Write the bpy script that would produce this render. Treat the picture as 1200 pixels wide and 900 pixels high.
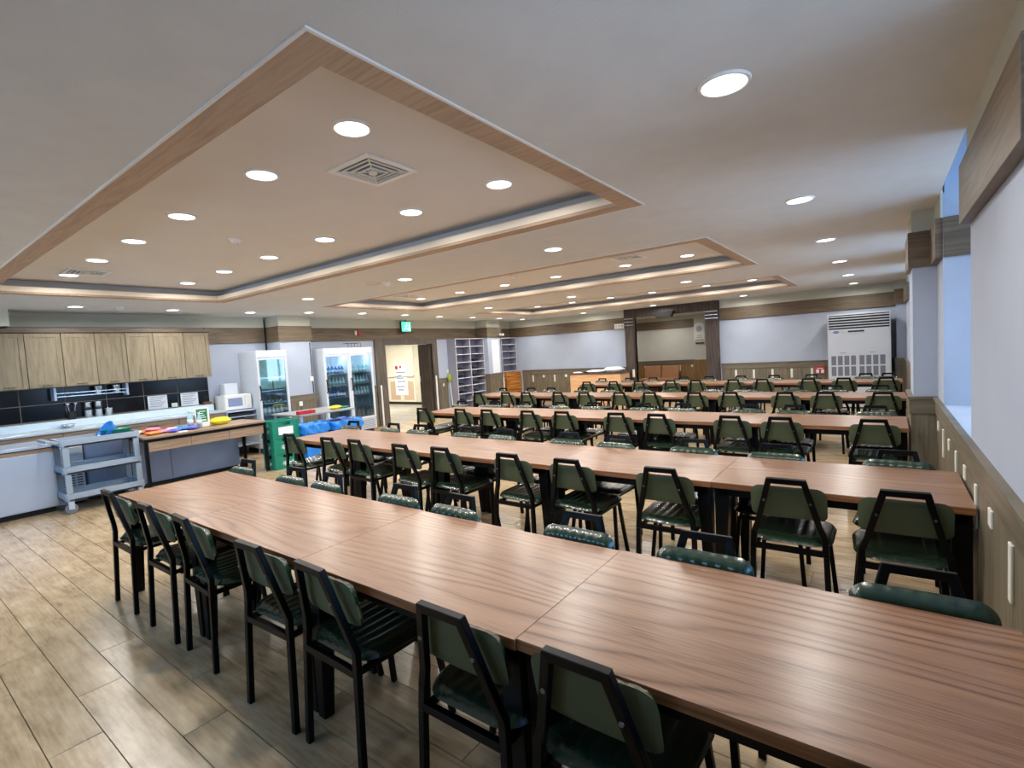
import bpy, math, random
from mathutils import Vector, Matrix
for o in list(bpy.data.objects): bpy.data.objects.remove(o)
random.seed(7)
S = bpy.context.scene
C = S.collection

# ------------------------------------------------------------------ camera
cd = bpy.data.cameras.new('camera'); cam = bpy.data.objects.new('camera', cd); C.objects.link(cam)
RT = Vector((0.80181408, 0.5945192, -0.06034147)); UP = Vector((0.01101932, 0.08625034, 0.99621255)); FW = Vector((-0.59747197, 0.79944218, -0.06260554))
m = Matrix(((RT.x, UP.x, -FW.x, 0), (RT.y, UP.y, -FW.y, 0), (RT.z, UP.z, -FW.z, 1.6), (0, 0, 0, 1)))
cam.matrix_world = m
cd.sensor_width = 36; cd.sensor_fit = 'HORIZONTAL'; cd.lens = 586.33 * 36 / 1200; cd.clip_start = .05; cd.clip_end = 200
S.camera = cam
# ------------------------------------------------------------------ world, exposure
S.view_settings.view_transform = 'Standard'; S.view_settings.look = 'None'
S.view_settings.exposure = 0.0; S.view_settings.gamma = 1.0; S.view_settings.use_curve_mapping = False
w = bpy.data.worlds.new('world'); S.world = w; w.use_nodes = True
nt = w.node_tree; bg = nt.nodes['Background']
tc = nt.nodes.new('ShaderNodeTexCoord'); sp = nt.nodes.new('ShaderNodeSeparateXYZ'); rp = nt.nodes.new('ShaderNodeValToRGB')
nt.links.new(tc.outputs['Generated'], sp.inputs[0]); nt.links.new(sp.outputs['Z'], rp.inputs[0]); nt.links.new(rp.outputs[0], bg.inputs[0])
e = rp.color_ramp.elements
e[0].position = 0.0; e[0].color = (.50, .62, .78, 1); e[1].position = .7; e[1].color = (.14, .48, 1.0, 1)
x = e.new(.06); x.color = (.32, .68, 1.0, 1)
bg.inputs[1].default_value = 8.0
LAMP_W = 13.0       # watts of each downlight
def portal(loc, rot, sx, sy):
    l = bpy.data.lights.new('daylight_portal', 'AREA'); l.shape = 'RECTANGLE'; l.size = sx; l.size_y = sy
    l.cycles.is_portal = True; o = bpy.data.objects.new('daylight_portal', l); o.location = loc; o.rotation_euler = rot; C.objects.link(o)
REC = [(.6, 2.045), (3.5, 5.0), (6.6, 8.1), (9.7, 11.2)]        # window recesses along the right wall
for a, b in REC: portal((.93, (a + b) / 2, 1.95), (0, math.pi / 2, 0), 1.8, b - a)
FWIN = [(-8.6, -6.0), (-4.9, -2.3)]                            # windows in the wall behind the camera
for a, b in FWIN: portal(((a + b) / 2, -2.6, 1.65), (math.pi / 2, 0, 0), b - a, 1.3)

# ------------------------------------------------------------------ materials
def nodes(name):
    mt = bpy.data.materials.new(name); mt.use_nodes = True
    return mt, mt.node_tree, mt.node_tree.nodes['Principled BSDF']
def lin(c):
    return tuple((v / 12.92 if v <= .04045 else ((v + .055) / 1.055) ** 2.4) for v in [q / 255 for q in c]) + (1,)
def plain(name, rgb, rough=.5, metal=0, bump=0, bscale=60, var=.06, vscale=3, spec=.5, coat=0, trans=0):
    mt, t, p = nodes(name)
    p.inputs['Roughness'].default_value = rough; p.inputs['Metallic'].default_value = metal
    p.inputs['Specular IOR Level'].default_value = spec; p.inputs['Coat Weight'].default_value = coat; p.inputs['Coat Roughness'].default_value = .15
    tcn = t.nodes.new('ShaderNodeTexCoord'); n = t.nodes.new('ShaderNodeTexNoise'); n.inputs['Scale'].default_value = vscale; n.inputs['Detail'].default_value = 4
    t.links.new(tcn.outputs['Object'], n.inputs['Vector'])
    r = t.nodes.new('ShaderNodeValToRGB'); c = lin(rgb)
    r.color_ramp.elements[0].position = .3; r.color_ramp.elements[1].position = .7
    r.color_ramp.elements[0].color = tuple(v * (1 - var) for v in c[:3]) + (1,); r.color_ramp.elements[1].color = tuple(min(1, v * (1 + var)) for v in c[:3]) + (1,)
    t.links.new(n.outputs['Fac'], r.inputs[0]); t.links.new(r.outputs[0], p.inputs['Base Color'])
    if bump:
        n2 = t.nodes.new('ShaderNodeTexNoise'); n2.inputs['Scale'].default_value = bscale; n2.inputs['Detail'].default_value = 3
        t.links.new(tcn.outputs['Object'], n2.inputs['Vector'])
        b = t.nodes.new('ShaderNodeBump'); b.inputs['Strength'].default_value = bump; b.inputs['Distance'].default_value = .002
        t.links.new(n2.outputs['Fac'], b.inputs['Height']); t.links.new(b.outputs[0], p.inputs['Normal'])
    return mt
def wood(name, dark, mid, light, grain=(1.2, 14, 14), rough=.35, rings=.5, island=False, ob_var=.0, fine=.35, bump=.15, rot=0, coat=0.0, spec=.5, rdist=2.2):
    """grain vector is stretched along one axis; rings adds cathedral figure"""
    mt, t, p = nodes(name); L = t.links
    tcn = t.nodes.new('ShaderNodeTexCoord'); oi = t.nodes.new('ShaderNodeObjectInfo')
    ad = t.nodes.new('ShaderNodeVectorMath'); ad.operation = 'ADD'
    ge = t.nodes.new('ShaderNodeNewGeometry'); sm = t.nodes.new('ShaderNodeMath'); sm.operation = 'ADD'
    L.new(oi.outputs['Random'], sm.inputs[0])
    if island: L.new(ge.outputs['Random Per Island'], sm.inputs[1])
    else: sm.inputs[1].default_value = 0
    sc = t.nodes.new('ShaderNodeMath'); sc.operation = 'MULTIPLY'; sc.inputs[1].default_value = 37.0; L.new(sm.outputs[0], sc.inputs[0])
    L.new(tcn.outputs['Object'], ad.inputs[0]); L.new(sc.outputs[0], ad.inputs[1])
    mp = t.nodes.new('ShaderNodeMapping'); mp.inputs['Scale'].default_value = grain; L.new(ad.outputs[0], mp.inputs[0])
    mp2 = t.nodes.new('ShaderNodeMapping'); mp2.inputs['Scale'].default_value = tuple(g * .35 for g in grain); L.new(ad.outputs[0], mp2.inputs[0])
    n0 = t.nodes.new('ShaderNodeTexNoise'); n0.inputs['Scale'].default_value = 1.0; n0.inputs['Detail'].default_value = 1.5; L.new(mp2.outputs[0], n0.inputs['Vector'])
    mul = t.nodes.new('ShaderNodeMath'); mul.operation = 'MULTIPLY'; mul.inputs[1].default_value = 14 * rdist / 2.2; L.new(n0.outputs['Fac'], mul.inputs[0])
    fr = t.nodes.new('ShaderNodeMath'); fr.operation = 'PINGPONG'; fr.inputs[1].default_value = 1.0; L.new(mul.outputs[0], fr.inputs[0])
    n1 = t.nodes.new('ShaderNodeTexNoise'); n1.inputs['Scale'].default_value = 3.0; n1.inputs['Detail'].default_value = 5; n1.inputs['Roughness'].default_value = .65; L.new(mp.outputs[0], n1.inputs['Vector'])
    mx = t.nodes.new('ShaderNodeMix'); mx.data_type = 'FLOAT'; mx.inputs['Factor'].default_value = rings; L.new(n1.outputs['Fac'], mx.inputs['A']); L.new(fr.outputs[0], mx.inputs['B'])
    r = t.nodes.new('ShaderNodeValToRGB'); L.new(mx.outputs['Result'], r.inputs[0])
    r.color_ramp.elements[0].position = .22; r.color_ramp.elements[0].color = lin(dark); r.color_ramp.elements[1].position = .72; r.color_ramp.elements[1].color = lin(light)
    q = r.color_ramp.elements.new(.46); q.color = lin(mid)
    hs = t.nodes.new('ShaderNodeHueSaturation'); L.new(r.outputs[0], hs.inputs['Color'])
    if ob_var:
        fc = t.nodes.new('ShaderNodeMath'); fc.operation = 'FRACT'; L.new(sc.outputs[0], fc.inputs[0])
        mr = t.nodes.new('ShaderNodeMapRange'); mr.inputs['To Min'].default_value = 1 - ob_var; mr.inputs['To Max'].default_value = 1 + ob_var; L.new(fc.outputs[0], mr.inputs[0]); L.new(mr.outputs[0], hs.inputs['Value'])
    L.new(hs.outputs[0], p.inputs['Base Color'])
    p.inputs['Roughness'].default_value = rough; p.inputs['Specular IOR Level'].default_value = spec
    p.inputs['Coat Weight'].default_value = coat; p.inputs['Coat Roughness'].default_value = .12
    if bump:
        b = t.nodes.new('ShaderNodeBump'); b.inputs['Strength'].default_value = bump; b.inputs['Distance'].default_value = .001
        L.new(n1.outputs['Fac'], b.inputs['Height']); L.new(b.outputs[0], p.inputs['Normal'])
    return mt
def figured(name, dark, mid, light, sx=.35, scale=9.0, dist=7.0, line=.5, mott=.3, rough=.3, island=False, ob_var=.05, bump=.12, spec=.5, mscale=(2, 6, 6), fine=(5, 150, 150), dscale=1.1):
    """laminate with cathedral figure: thin dark contour lines, fine streaks and soft mottling"""
    mt, t, p = nodes(name); L = t.links; N = t.nodes.new
    tcn = N('ShaderNodeTexCoord'); oi = N('ShaderNodeObjectInfo'); ge = N('ShaderNodeNewGeometry'); sm = N('ShaderNodeMath'); sm.operation = 'ADD'
    L.new(oi.outputs['Random'], sm.inputs[0])
    if island: L.new(ge.outputs['Random Per Island'], sm.inputs[1])
    else: sm.inputs[1].default_value = 0
    sc = N('ShaderNodeMath'); sc.operation = 'MULTIPLY'; sc.inputs[1].default_value = 41.0; L.new(sm.outputs[0], sc.inputs[0])
    ad = N('ShaderNodeVectorMath'); ad.operation = 'ADD'; L.new(tcn.outputs['Object'], ad.inputs[0]); L.new(sc.outputs[0], ad.inputs[1])
    m1 = N('ShaderNodeMapping'); m1.inputs['Scale'].default_value = (sx, dscale, dscale); L.new(ad.outputs[0], m1.inputs[0])
    nw = N('ShaderNodeTexNoise'); nw.inputs['Scale'].default_value = 1; nw.inputs['Detail'].default_value = 2.5; nw.inputs['Roughness'].default_value = .4; L.new(m1.outputs[0], nw.inputs['Vector'])
    sy = N('ShaderNodeSeparateXYZ'); L.new(ad.outputs[0], sy.inputs[0])
    ma = N('ShaderNodeMath'); ma.operation = 'MULTIPLY_ADD'; ma.inputs[1].default_value = dist; L.new(nw.outputs['Fac'], ma.inputs[0]); L.new(sy.outputs['Y'], ma.inputs[2])
    mb_ = N('ShaderNodeMath'); mb_.operation = 'MULTIPLY'; mb_.inputs[1].default_value = scale; L.new(ma.outputs[0], mb_.inputs[0])
    pg = N('ShaderNodeMath'); pg.operation = 'PINGPONG'; pg.inputs[1].default_value = 1; L.new(mb_.outputs[0], pg.inputs[0])
    lr = N('ShaderNodeValToRGB'); L.new(pg.outputs[0], lr.inputs[0]); lr.color_ramp.elements[0].position = .0; lr.color_ramp.elements[0].color = (0, 0, 0, 1); lr.color_ramp.elements[1].position = .8; lr.color_ramp.elements[1].color = (1, 1, 1, 1)
    me_ = lr.color_ramp.elements.new(.3); me_.color = (.55, .55, .55, 1)
    m2 = N('ShaderNodeMapping'); m2.inputs['Scale'].default_value = fine; L.new(ad.outputs[0], m2.inputs[0])
    nf = N('ShaderNodeTexNoise'); nf.inputs['Scale'].default_value = 1; nf.inputs['Detail'].default_value = 3; L.new(m2.outputs[0], nf.inputs['Vector'])
    m3 = N('ShaderNodeMapping'); m3.inputs['Scale'].default_value = mscale; L.new(ad.outputs[0], m3.inputs[0])
    nm = N('ShaderNodeTexNoise'); nm.inputs['Scale'].default_value = 1; nm.inputs['Detail'].default_value = 5; nm.inputs['Roughness'].default_value = .6; L.new(m3.outputs[0], nm.inputs['Vector'])
    mk = N('ShaderNodeMapping'); mk.inputs['Scale'].default_value = (.5, 4.5, 4.5); mk.inputs['Location'].default_value = (3, 7, 1); L.new(ad.outputs[0], mk.inputs[0])
    nk = N('ShaderNodeTexNoise'); nk.inputs['Scale'].default_value = 1; nk.inputs['Detail'].default_value = 2; L.new(mk.outputs[0], nk.inputs['Vector'])
    mm = N('ShaderNodeMapRange'); mm.inputs['From Min'].default_value = .40; mm.inputs['From Max'].default_value = .66; mm.inputs['To Min'].default_value = 1 - line * .25; mm.inputs['To Max'].default_value = 1 - line; L.new(nk.outputs['Fac'], mm.inputs[0])
    a = N('ShaderNodeMix'); a.data_type = 'FLOAT'; L.new(mm.outputs[0], a.inputs['Factor']); L.new(lr.outputs[0], a.inputs['A']); L.new(nf.outputs['Fac'], a.inputs['B'])
    b = N('ShaderNodeMix'); b.data_type = 'FLOAT'; b.inputs['Factor'].default_value = mott; L.new(a.outputs['Result'], b.inputs['A']); L.new(nm.outputs['Fac'], b.inputs['B'])
    r = N('ShaderNodeValToRGB'); L.new(b.outputs['Result'], r.inputs[0]); r.color_ramp.elements[0].position = .25; r.color_ramp.elements[0].color = lin(dark); r.color_ramp.elements[1].position = .74; r.color_ramp.elements[1].color = lin(light)
    q = r.color_ramp.elements.new(.5); q.color = lin(mid)
    hs = N('ShaderNodeHueSaturation'); L.new(r.outputs[0], hs.inputs['Color']); fc = N('ShaderNodeMath'); fc.operation = 'FRACT'; L.new(sc.outputs[0], fc.inputs[0])
    mr = N('ShaderNodeMapRange'); mr.inputs['To Min'].default_value = 1 - ob_var; mr.inputs['To Max'].default_value = 1 + ob_var; L.new(fc.outputs[0], mr.inputs[0]); L.new(mr.outputs[0], hs.inputs['Value'])
    L.new(hs.outputs[0], p.inputs['Base Color']); p.inputs['Roughness'].default_value = rough; p.inputs['Specular IOR Level'].default_value = spec
    if not bump: return mt
    bu = N('ShaderNodeBump'); bu.inputs['Strength'].default_value = bump; bu.inputs['Distance'].default_value = .001; L.new(b.outputs['Result'], bu.inputs['Height']); L.new(bu.outputs[0], p.inputs['Normal'])
    return mt
def emit(name, rgb, s):
    mt, t, p = nodes(name); c = lin(rgb)
    p.inputs['Base Color'].default_value = c; p.inputs['Emission Color'].default_value = c; p.inputs['Emission Strength'].default_value = s
    return mt
def glass(name, tint, gl=.10, rough=.03):
    mt = bpy.data.materials.new(name); mt.use_nodes = True; t = mt.node_tree; t.nodes.clear()
    o = t.nodes.new('ShaderNodeOutputMaterial'); a = t.nodes.new('ShaderNodeBsdfTransparent'); a.inputs[0].default_value = tint
    g = t.nodes.new('ShaderNodeBsdfGlossy'); g.inputs['Roughness'].default_value = rough; mx = t.nodes.new('ShaderNodeMixShader')
    lw = t.nodes.new('ShaderNodeFresnel'); lw.inputs[0].default_value = 1.45
    ad = t.nodes.new('ShaderNodeMath'); ad.operation = 'ADD'; ad.inputs[1].default_value = gl
    t.links.new(lw.outputs[0], ad.inputs[0]); t.links.new(ad.outputs[0], mx.inputs[0])
    t.links.new(a.outputs[0], mx.inputs[1]); t.links.new(g.outputs[0], mx.inputs[2]); t.links.new(mx.outputs[0], o.inputs[0])
    return mt
M = dict(
    ceiling=plain('ceiling_paper', (214, 215, 211), .9, bump=.5, bscale=120, var=.03, vscale=6),
    tray=plain('tray_ceiling_paper', (218, 215, 210), .9, bump=.4, bscale=120, var=.02),
    wallp=plain('wall_paper', (172, 181, 198), .85, bump=.4, bscale=90, var=.03),
    wallw=plain('alcove_wall_paper', (196, 196, 188), .85, bump=.4, bscale=90, var=.03),
    bulk=plain('bulkhead_paper', (200, 202, 188), .85, bump=.3, bscale=90, var=.02),
    trimwood=wood('tray_trim_wood', (158, 132, 108), (178, 152, 126), (190, 166, 140), (2, 30, 30), .55, .25, bump=.1),
    lipwood=plain('tray_lip_wood', (238, 226, 206), .5, var=.05, vscale=2),
    band=wood('band_wood', (84, 70, 54), (104, 88, 68), (118, 102, 82), (1.5, 1.5, 26), .5, .3),
    wains=wood('wainscot_wood', (88, 80, 65), (108, 99, 81), (124, 113, 94), (22, 22, 1.4), .5, .3, ob_var=.06),
    wrail=wood('wainscot_rail_wood', (92, 83, 68), (110, 100, 83), (124, 113, 95), (1.5, 1.5, 26), .45, .3),
    wback=wood('wainscot_warm_wood', (112, 82, 44), (138, 104, 60), (156, 120, 74), (22, 22, 1.4), .5, .3, ob_var=.08),
    darkwood=wood('dark_frame_wood', (48, 38, 34), (66, 54, 48), (84, 70, 62), (18, 18, 1.4), .5, .4),
    doorframe=wood('door_frame_wood', (70, 63, 57), (88, 79, 71), (102, 93, 84), (18, 18, 1.4), .5, .4),
    table=figured('table_top_wood', (78, 48, 30), (140, 102, 76), (162, 124, 96), .32, 34, 1.0, .54, .32, .29, bump=.0, spec=.6, dscale=2.3, ob_var=.03, fine=(7, 170, 170), mscale=(.8, 4, 4)),
    tedge=wood('table_edge_wood', (104, 62, 34), (138, 88, 54), (160, 106, 68), (1.2, 10, 40), .4, .3, bump=.1),
    plank=figured('floor_plank', (120, 97, 68), (180, 156, 122), (208, 188, 154), 1.6, 16, .5, .26, .60, .24, island=True, ob_var=.07, bump=.3, spec=.6, mscale=(3.5, 8, 8), fine=(6, 60, 60), dscale=5.0),
    grout=plain('floor_grout', (86, 72, 58), .8),
    corridor=plain('corridor_floor', (176, 172, 160), .3, var=.08, vscale=1.5),
    cabinet=wood('cabinet_oak', (112, 101, 80), (136, 124, 101), (152, 140, 116), (18, 18, 1.6), .5, .2, ob_var=.04),
    drawer=wood('drawer_walnut', (116, 94, 74), (144, 120, 98), (160, 136, 112), (2, 2, 24), .45, .3, ob_var=.05),
    black=plain('black_powder_metal', (4, 4, 6), .40, bump=.0, bscale=300, var=.1, spec=.18),
    vinyl=plain('green_vinyl', (32, 54, 38), .27, bump=.0, bscale=120, var=.14, vscale=9, spec=.6, coat=.35),
    vinylback=plain('green_vinyl_back', (78, 88, 62), .5, bump=.4, bscale=220, var=.05, vscale=7),
    bolt=plain('bolt_steel', (120, 120, 125), .3, 1),
    steel=plain('brushed_steel', (188, 202, 224), .34, .35, var=.06, vscale=2),
    steelp=plain('steel_panel', (142, 156, 186), .36, .3, var=.08, vscale=2),
    chrome=plain('polished_steel', (228, 232, 238), .25, 1, var=.02),
    white=plain('white_enamel', (206, 212, 220), .35, var=.02),
    whitep=plain('white_plastic', (234, 232, 226), .4, var=.02),
    grill=plain('grey_grille', (118, 122, 134), .6, var=.05, vscale=40),
    dark=plain('dark_void', (14, 15, 17), .6),
    counter=plain('counter_top', (196, 206, 214), .25, .3, var=.04),
    ledge=plain('counter_ledge', (206, 222, 232), .3, .15, var=.04),
    tile=plain('black_wall_tile', (12, 14, 22), .16, var=.3, vscale=5, spec=.3),
    tgrout=plain('wall_tile_grout', (150, 140, 128), .8),
    cart=plain('grey_cart_plastic', (150, 166, 184), .45, bump=.3, bscale=200, var=.05),
    rubber=plain('grey_rubber', (110, 116, 124), .6),
    green=plain('crate_green', (18, 128, 104), .4, var=.08),
    blue=plain('blue_bag', (40, 132, 224), .35, var=.15, vscale=8, bump=.6, bscale=20),
    navy=plain('navy_plastic', (24, 40, 110), .4),
    binb=plain('bin_grey', (150, 152, 158), .5),
    yellow=plain('yellow_bag', (236, 214, 40), .35, var=.1, vscale=20),
    red=plain('red_plastic', (178, 40, 36), .4),
    pink=plain('pink_plastic', (226, 130, 150), .4), orange=plain('orange_plastic', (222, 130, 60), .4),
    purple=plain('purple_wrap', (92, 84, 190), .35), brown=plain('brown_cloth', (96, 66, 48), .7),
    sofa=plain('tan_leather', (168, 122, 88), .4, bump=.4, bscale=60, var=.1, vscale=6),
    desk=wood('desk_wood', (196, 148, 104), (220, 172, 126), (232, 188, 144), (2, 2, 20), .4, .2),
    pine=wood('orange_pine', (128, 74, 22), (176, 110, 44), (200, 136, 64), (2, 1.5, 22), .4, .55),
    shelf=plain('grey_shelf_board', (150, 150, 166), .55, var=.06),
    shelfe=plain('pale_shelf_edge', (214, 212, 216), .5),
    cream=plain('cream_door', (232, 222, 204), .5, var=.03), beige=plain('beige_door_panel', (202, 176, 150), .5, var=.04),
    corrw=plain('corridor_wall', (226, 222, 208), .8, var=.02), stone=plain('corridor_stone', (206, 200, 182), .6, var=.08, vscale=4),
    paper=plain('white_paper', (232, 236, 242), .8, var=.02), ink=plain('grey_ink', (110, 120, 140), .8),
    cloth=plain('white_cloth', (226, 232, 240), .8, bump=.6, bscale=15, var=.05),
    fabric=plain('dark_fabric', (40, 42, 52), .85), lime=plain('lime_mop', (160, 170, 60), .7),
    logo=plain('logo_blue', (60, 100, 170), .4), acside=plain('dark_grey_metal', (50, 52, 58), .5, .3),
    winframe=plain('window_frame_paint', (214, 222, 232), .4), sill=plain('sill_stone', (196, 204, 216), .3),
    glass=glass('window_glass', (.92, .96, 1, 1), .02), fglass=glass('cooler_glass', (.80, .93, .97, 1), .10),
    lamp=emit('downlight_diffuser', (250, 250, 255), 7.0), exit=emit('exit_sign_face', (90, 240, 200), 1.0), exitw=emit('exit_sign_white', (225, 255, 245), 1.0),
    coolerlamp=emit('cooler_lamp', (225, 245, 255), 6.0), plate=plain('wall_plate', (228, 226, 214), .4),
    banner=plain('cooler_sticker', (196, 226, 216), .5, var=.2, vscale=10), bwater=plain('bottle_blue', (40, 110, 200), .2, var=.2, vscale=30),
    bclear=plain('bottle_pale', (170, 205, 210), .15, var=.1, vscale=30), bgreen=plain('bottle_green', (30, 90, 60), .15), bcap=plain('bottle_cap', (220, 225, 235), .4),
    bbrown=plain('bottle_brown', (110, 70, 50), .2), ginfo=plain('green_notice', (22, 122, 72), .5, var=.2, vscale=30),
)

# ------------------------------------------------------------------ mesh helpers
class MB:
    def __init__(s): s.v = []; s.f = []; s.sm = []; s.mi = []
    def add(s, vs, fs, smooth=False, mi=0):
        b = len(s.v); s.v += [tuple(q) for q in vs]; s.f += [tuple(b + i for i in f) for f in fs]; s.sm += [smooth] * len(fs); s.mi += [mi] * len(fs); return s
    def box(s, x0, y0, z0, x1, y1, z1, mi=0):
        return s.add([(x0, y0, z0), (x1, y0, z0), (x1, y1, z0), (x0, y1, z0), (x0, y0, z1), (x1, y0, z1), (x1, y1, z1), (x0, y1, z1)],
                     [(0, 3, 2, 1), (4, 5, 6, 7), (0, 1, 5, 4), (1, 2, 6, 5), (2, 3, 7, 6), (3, 0, 4, 7)], mi=mi)
    def frust(s, cx, cy, z0, z1, a0, b0, a1, b1, dx=0, dy=0):
        return s.add([(cx - a0, cy - b0, z0), (cx + a0, cy - b0, z0), (cx + a0, cy + b0, z0), (cx - a0, cy + b0, z0), (cx + dx - a1, cy + dy - b1, z1), (cx + dx + a1, cy + dy - b1, z1), (cx + dx + a1, cy + dy + b1, z1), (cx + dx - a1, cy + dy + b1, z1)],
                     [(0, 3, 2, 1), (4, 5, 6, 7), (0, 1, 5, 4), (1, 2, 6, 5), (2, 3, 7, 6), (3, 0, 4, 7)])
    def rbox(s, x0, y0, z0, x1, y1, z1, r, axis='z', n=5, mi=0):
        """box with rounded corners in the plane normal to axis"""
        if axis == 'z': a0, b0, a1, b1, c0, c1 = x0, y0, x1, y1, z0, z1; P = lambda a, b, c: (a, b, c)
        elif axis == 'y': a0, b0, a1, b1, c0, c1 = z0, x0, z1, x1, y0, y1; P = lambda a, b, c: (b, c, a)
        else: a0, b0, a1, b1, c0, c1 = y0, z0, y1, z1, x0, x1; P = lambda a, b, c: (c, a, b)
        pts = []
        for (cx, cy, t0) in ((a1 - r, b1 - r, 0), (a0 + r, b1 - r, 90), (a0 + r, b0 + r, 180), (a1 - r, b0 + r, 270)):
            for i in range(n + 1):
                t = math.radians(t0 + 90 * i / n); pts.append((cx + r * math.cos(t), cy + r * math.sin(t)))
        k = len(pts); vs = [P(a, b, c0) for a, b in pts] + [P(a, b, c1) for a, b in pts]
        return s.add(vs, [tuple(range(k))[::-1], tuple(range(k, 2 * k))] + [(i, (i + 1) % k, k + (i + 1) % k, k + i) for i in range(k)], mi=mi)
    def lathe(s, cx, cy, prof, n=14, mi=0, axis='z', cz=0):
        vs = []
        for (r, z) in prof:
            for i in range(n):
                t = 2 * math.pi * i / n; a, b = r * math.cos(t), r * math.sin(t)
                vs.append((cx + a, cy + b, z) if axis == 'z' else ((cx + z, cy + a, cz + b) if axis == 'x' else (cx + a, cy + z, cz - b)))
        k = len(prof)
        fs = [(j * n + i, j * n + (i + 1) % n, (j + 1) * n + (i + 1) % n, (j + 1) * n + i) for j in range(k - 1) for i in range(n)]
        s.add(vs, fs, True, mi); b = len(s.v) - len(vs)
        s.f += [tuple(b + i for i in range(n))[::-1], tuple(b + (k - 1) * n + i for i in range(n))]; s.sm += [False] * 2; s.mi += [mi] * 2
        return s
    def sweep(s, pts, w, d, up=(0, 1, 0), mi=0, closed=False):
        """rectangular tube w wide, d deep along a polyline; up gives the direction of d"""
        P = [Vector(p) for p in pts]; n = len(P); up = Vector(up); rings = []
        for i in range(n):
            if closed: a = (P[i] - P[i - 1]).normalized(); b = (P[(i + 1) % n] - P[i]).normalized()
            else:
                a = (P[i] - P[i - 1]).normalized() if i else (P[1] - P[0]).normalized(); b = (P[i + 1] - P[i]).normalized() if i < n - 1 else a
            t = (a + b).normalized(); side = t.cross(up).normalized(); u2 = side.cross(t).normalized()
            k = 1 / max(.5, t.dot(a)); sp = a.cross(b)
            ws = k if abs(sp.normalized().dot(u2)) > .5 and sp.length > .01 else 1; ds = k if abs(sp.normalized().dot(side)) > .5 and sp.length > .01 else 1
            rings.append([P[i] + side * w / 2 * ws * sx + u2 * d / 2 * ds * sy for sx, sy in ((-1, -1), (1, -1), (1, 1), (-1, 1))])
        vs = [q for r in rings for q in r]; fs = []
        for i in range(n if closed else n - 1):
            j = (i + 1) % n
            fs += [(i * 4 + k, i * 4 + (k + 1) % 4, j * 4 + (k + 1) % 4, j * 4 + k) for k in range(4)]
        if not closed: fs += [(3, 2, 1, 0), tuple(4 * (n - 1) + k for k in range(4))]
        return s.add(vs, fs, mi=mi)
    def disc(s, cx, cy, z, r, n=24, down=True, mi=0):
        vs = [(cx + r * math.cos(2 * math.pi * i / n), cy + r * math.sin(2 * math.pi * i / n), z) for i in range(n)]
        return s.add(vs, [tuple(range(n))[::-1] if down else tuple(range(n))], mi=mi)
    def grid(s, fn, nu, nv, smooth=True, mi=0):
        vs = [fn(i / nu, j / nv) for j in range(nv + 1) for i in range(nu + 1)]
        return s.add(vs, [(j * (nu + 1) + i, j * (nu + 1) + i + 1, (j + 1) * (nu + 1) + i + 1, (j + 1) * (nu + 1) + i) for j in range(nv) for i in range(nu)], smooth, mi)
    def mesh(s, name, mats):
        me = bpy.data.meshes.new(name); me.from_pydata(s.v, [], s.f); me.update()
        me.polygons.foreach_set('use_smooth', s.sm); me.polygons.foreach_set('material_index', s.mi)
        for k in (mats if isinstance(mats, (list, tuple)) else [mats]): me.materials.append(M[k] if isinstance(k, str) else k)
        return me
    def build(s, name, mats, parent=None, label=None, cat=None, group=None, kind=None, loc=None, bevel=0, rotz=0):
        o = bpy.data.objects.new(name, s.mesh(name, mats)); C.objects.link(o)
        return fin(o, parent, label, cat, group, kind, loc, bevel, rotz)
def fin(o, parent=None, label=None, cat=None, group=None, kind=None, loc=None, bevel=0, rotz=0):
    if parent: o.parent = parent
    if loc: o.location = loc
    if rotz: o.rotation_euler.z = rotz
    if label: o['label'] = label
    if cat: o['category'] = cat
    if group: o['group'] = group
    if kind: o['kind'] = kind
    if bevel:
        b = o.modifiers.new('bevel', 'BEVEL'); b.width = bevel; b.segments = 2; b.limit_method = 'ANGLE'
    return o
def thing(name, label, cat, loc=(0, 0, 0), rotz=0, group=None):
    o = bpy.data.objects.new(name, None); C.objects.link(o); o.empty_display_size = .1
    return fin(o, None, label, cat, group, None, loc, 0, rotz)
def struct(name, mb, mats, parent=None, bevel=0):
    return mb.build(name, mats, parent, kind=None if parent else 'structure', bevel=bevel)
def dup(root, label=None, loc=None, rotz=None, group=None):
    r = root.copy(); C.objects.link(r)
    if loc is not None: r.location = loc
    if rotz is not None: r.rotation_euler.z = rotz
    if label: r['label'] = label
    if group: r['group'] = group
    for ch in root.children:
        c = ch.copy(); C.objects.link(c); c.parent = r
        for g in ch.children:
            d = g.copy(); C.objects.link(d); d.parent = c
    return r
def text(s, size, mat, parent, loc, rot, name='lettering', ext=.001):
    cu = bpy.data.curves.new(name, 'FONT'); cu.body = s; cu.size = size; cu.extrude = ext; cu.align_x = 'CENTER'; cu.align_y = 'CENTER'
    o = bpy.data.objects.new(name, cu); C.objects.link(o); o.location = loc; o.rotation_euler = rot; o.parent = parent; cu.materials.append(M[mat])
    bpy.context.view_layer.update(); me = bpy.data.meshes.new_from_object(o.evaluated_get(bpy.context.evaluated_depsgraph_get())); p_ = bpy.data.objects.new(name, me); C.objects.link(p_); p_.location = loc; p_.rotation_euler = rot; p_.parent = parent
    if not me.materials: me.materials.append(M[mat])
    bpy.data.objects.remove(o); return p_
ORD = ['first', 'second', 'third', 'fourth', 'fifth', 'sixth', 'seventh', 'eighth', 'ninth', 'tenth', 'eleventh', 'twelfth']

# ================================================================== ROOM SHELL
XL, XR, YB, YF, ZC = -9.88, .36, 13.24, -2.5, 2.59
ZW, ZB, ZT = 1.0, 2.09, 2.385
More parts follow.
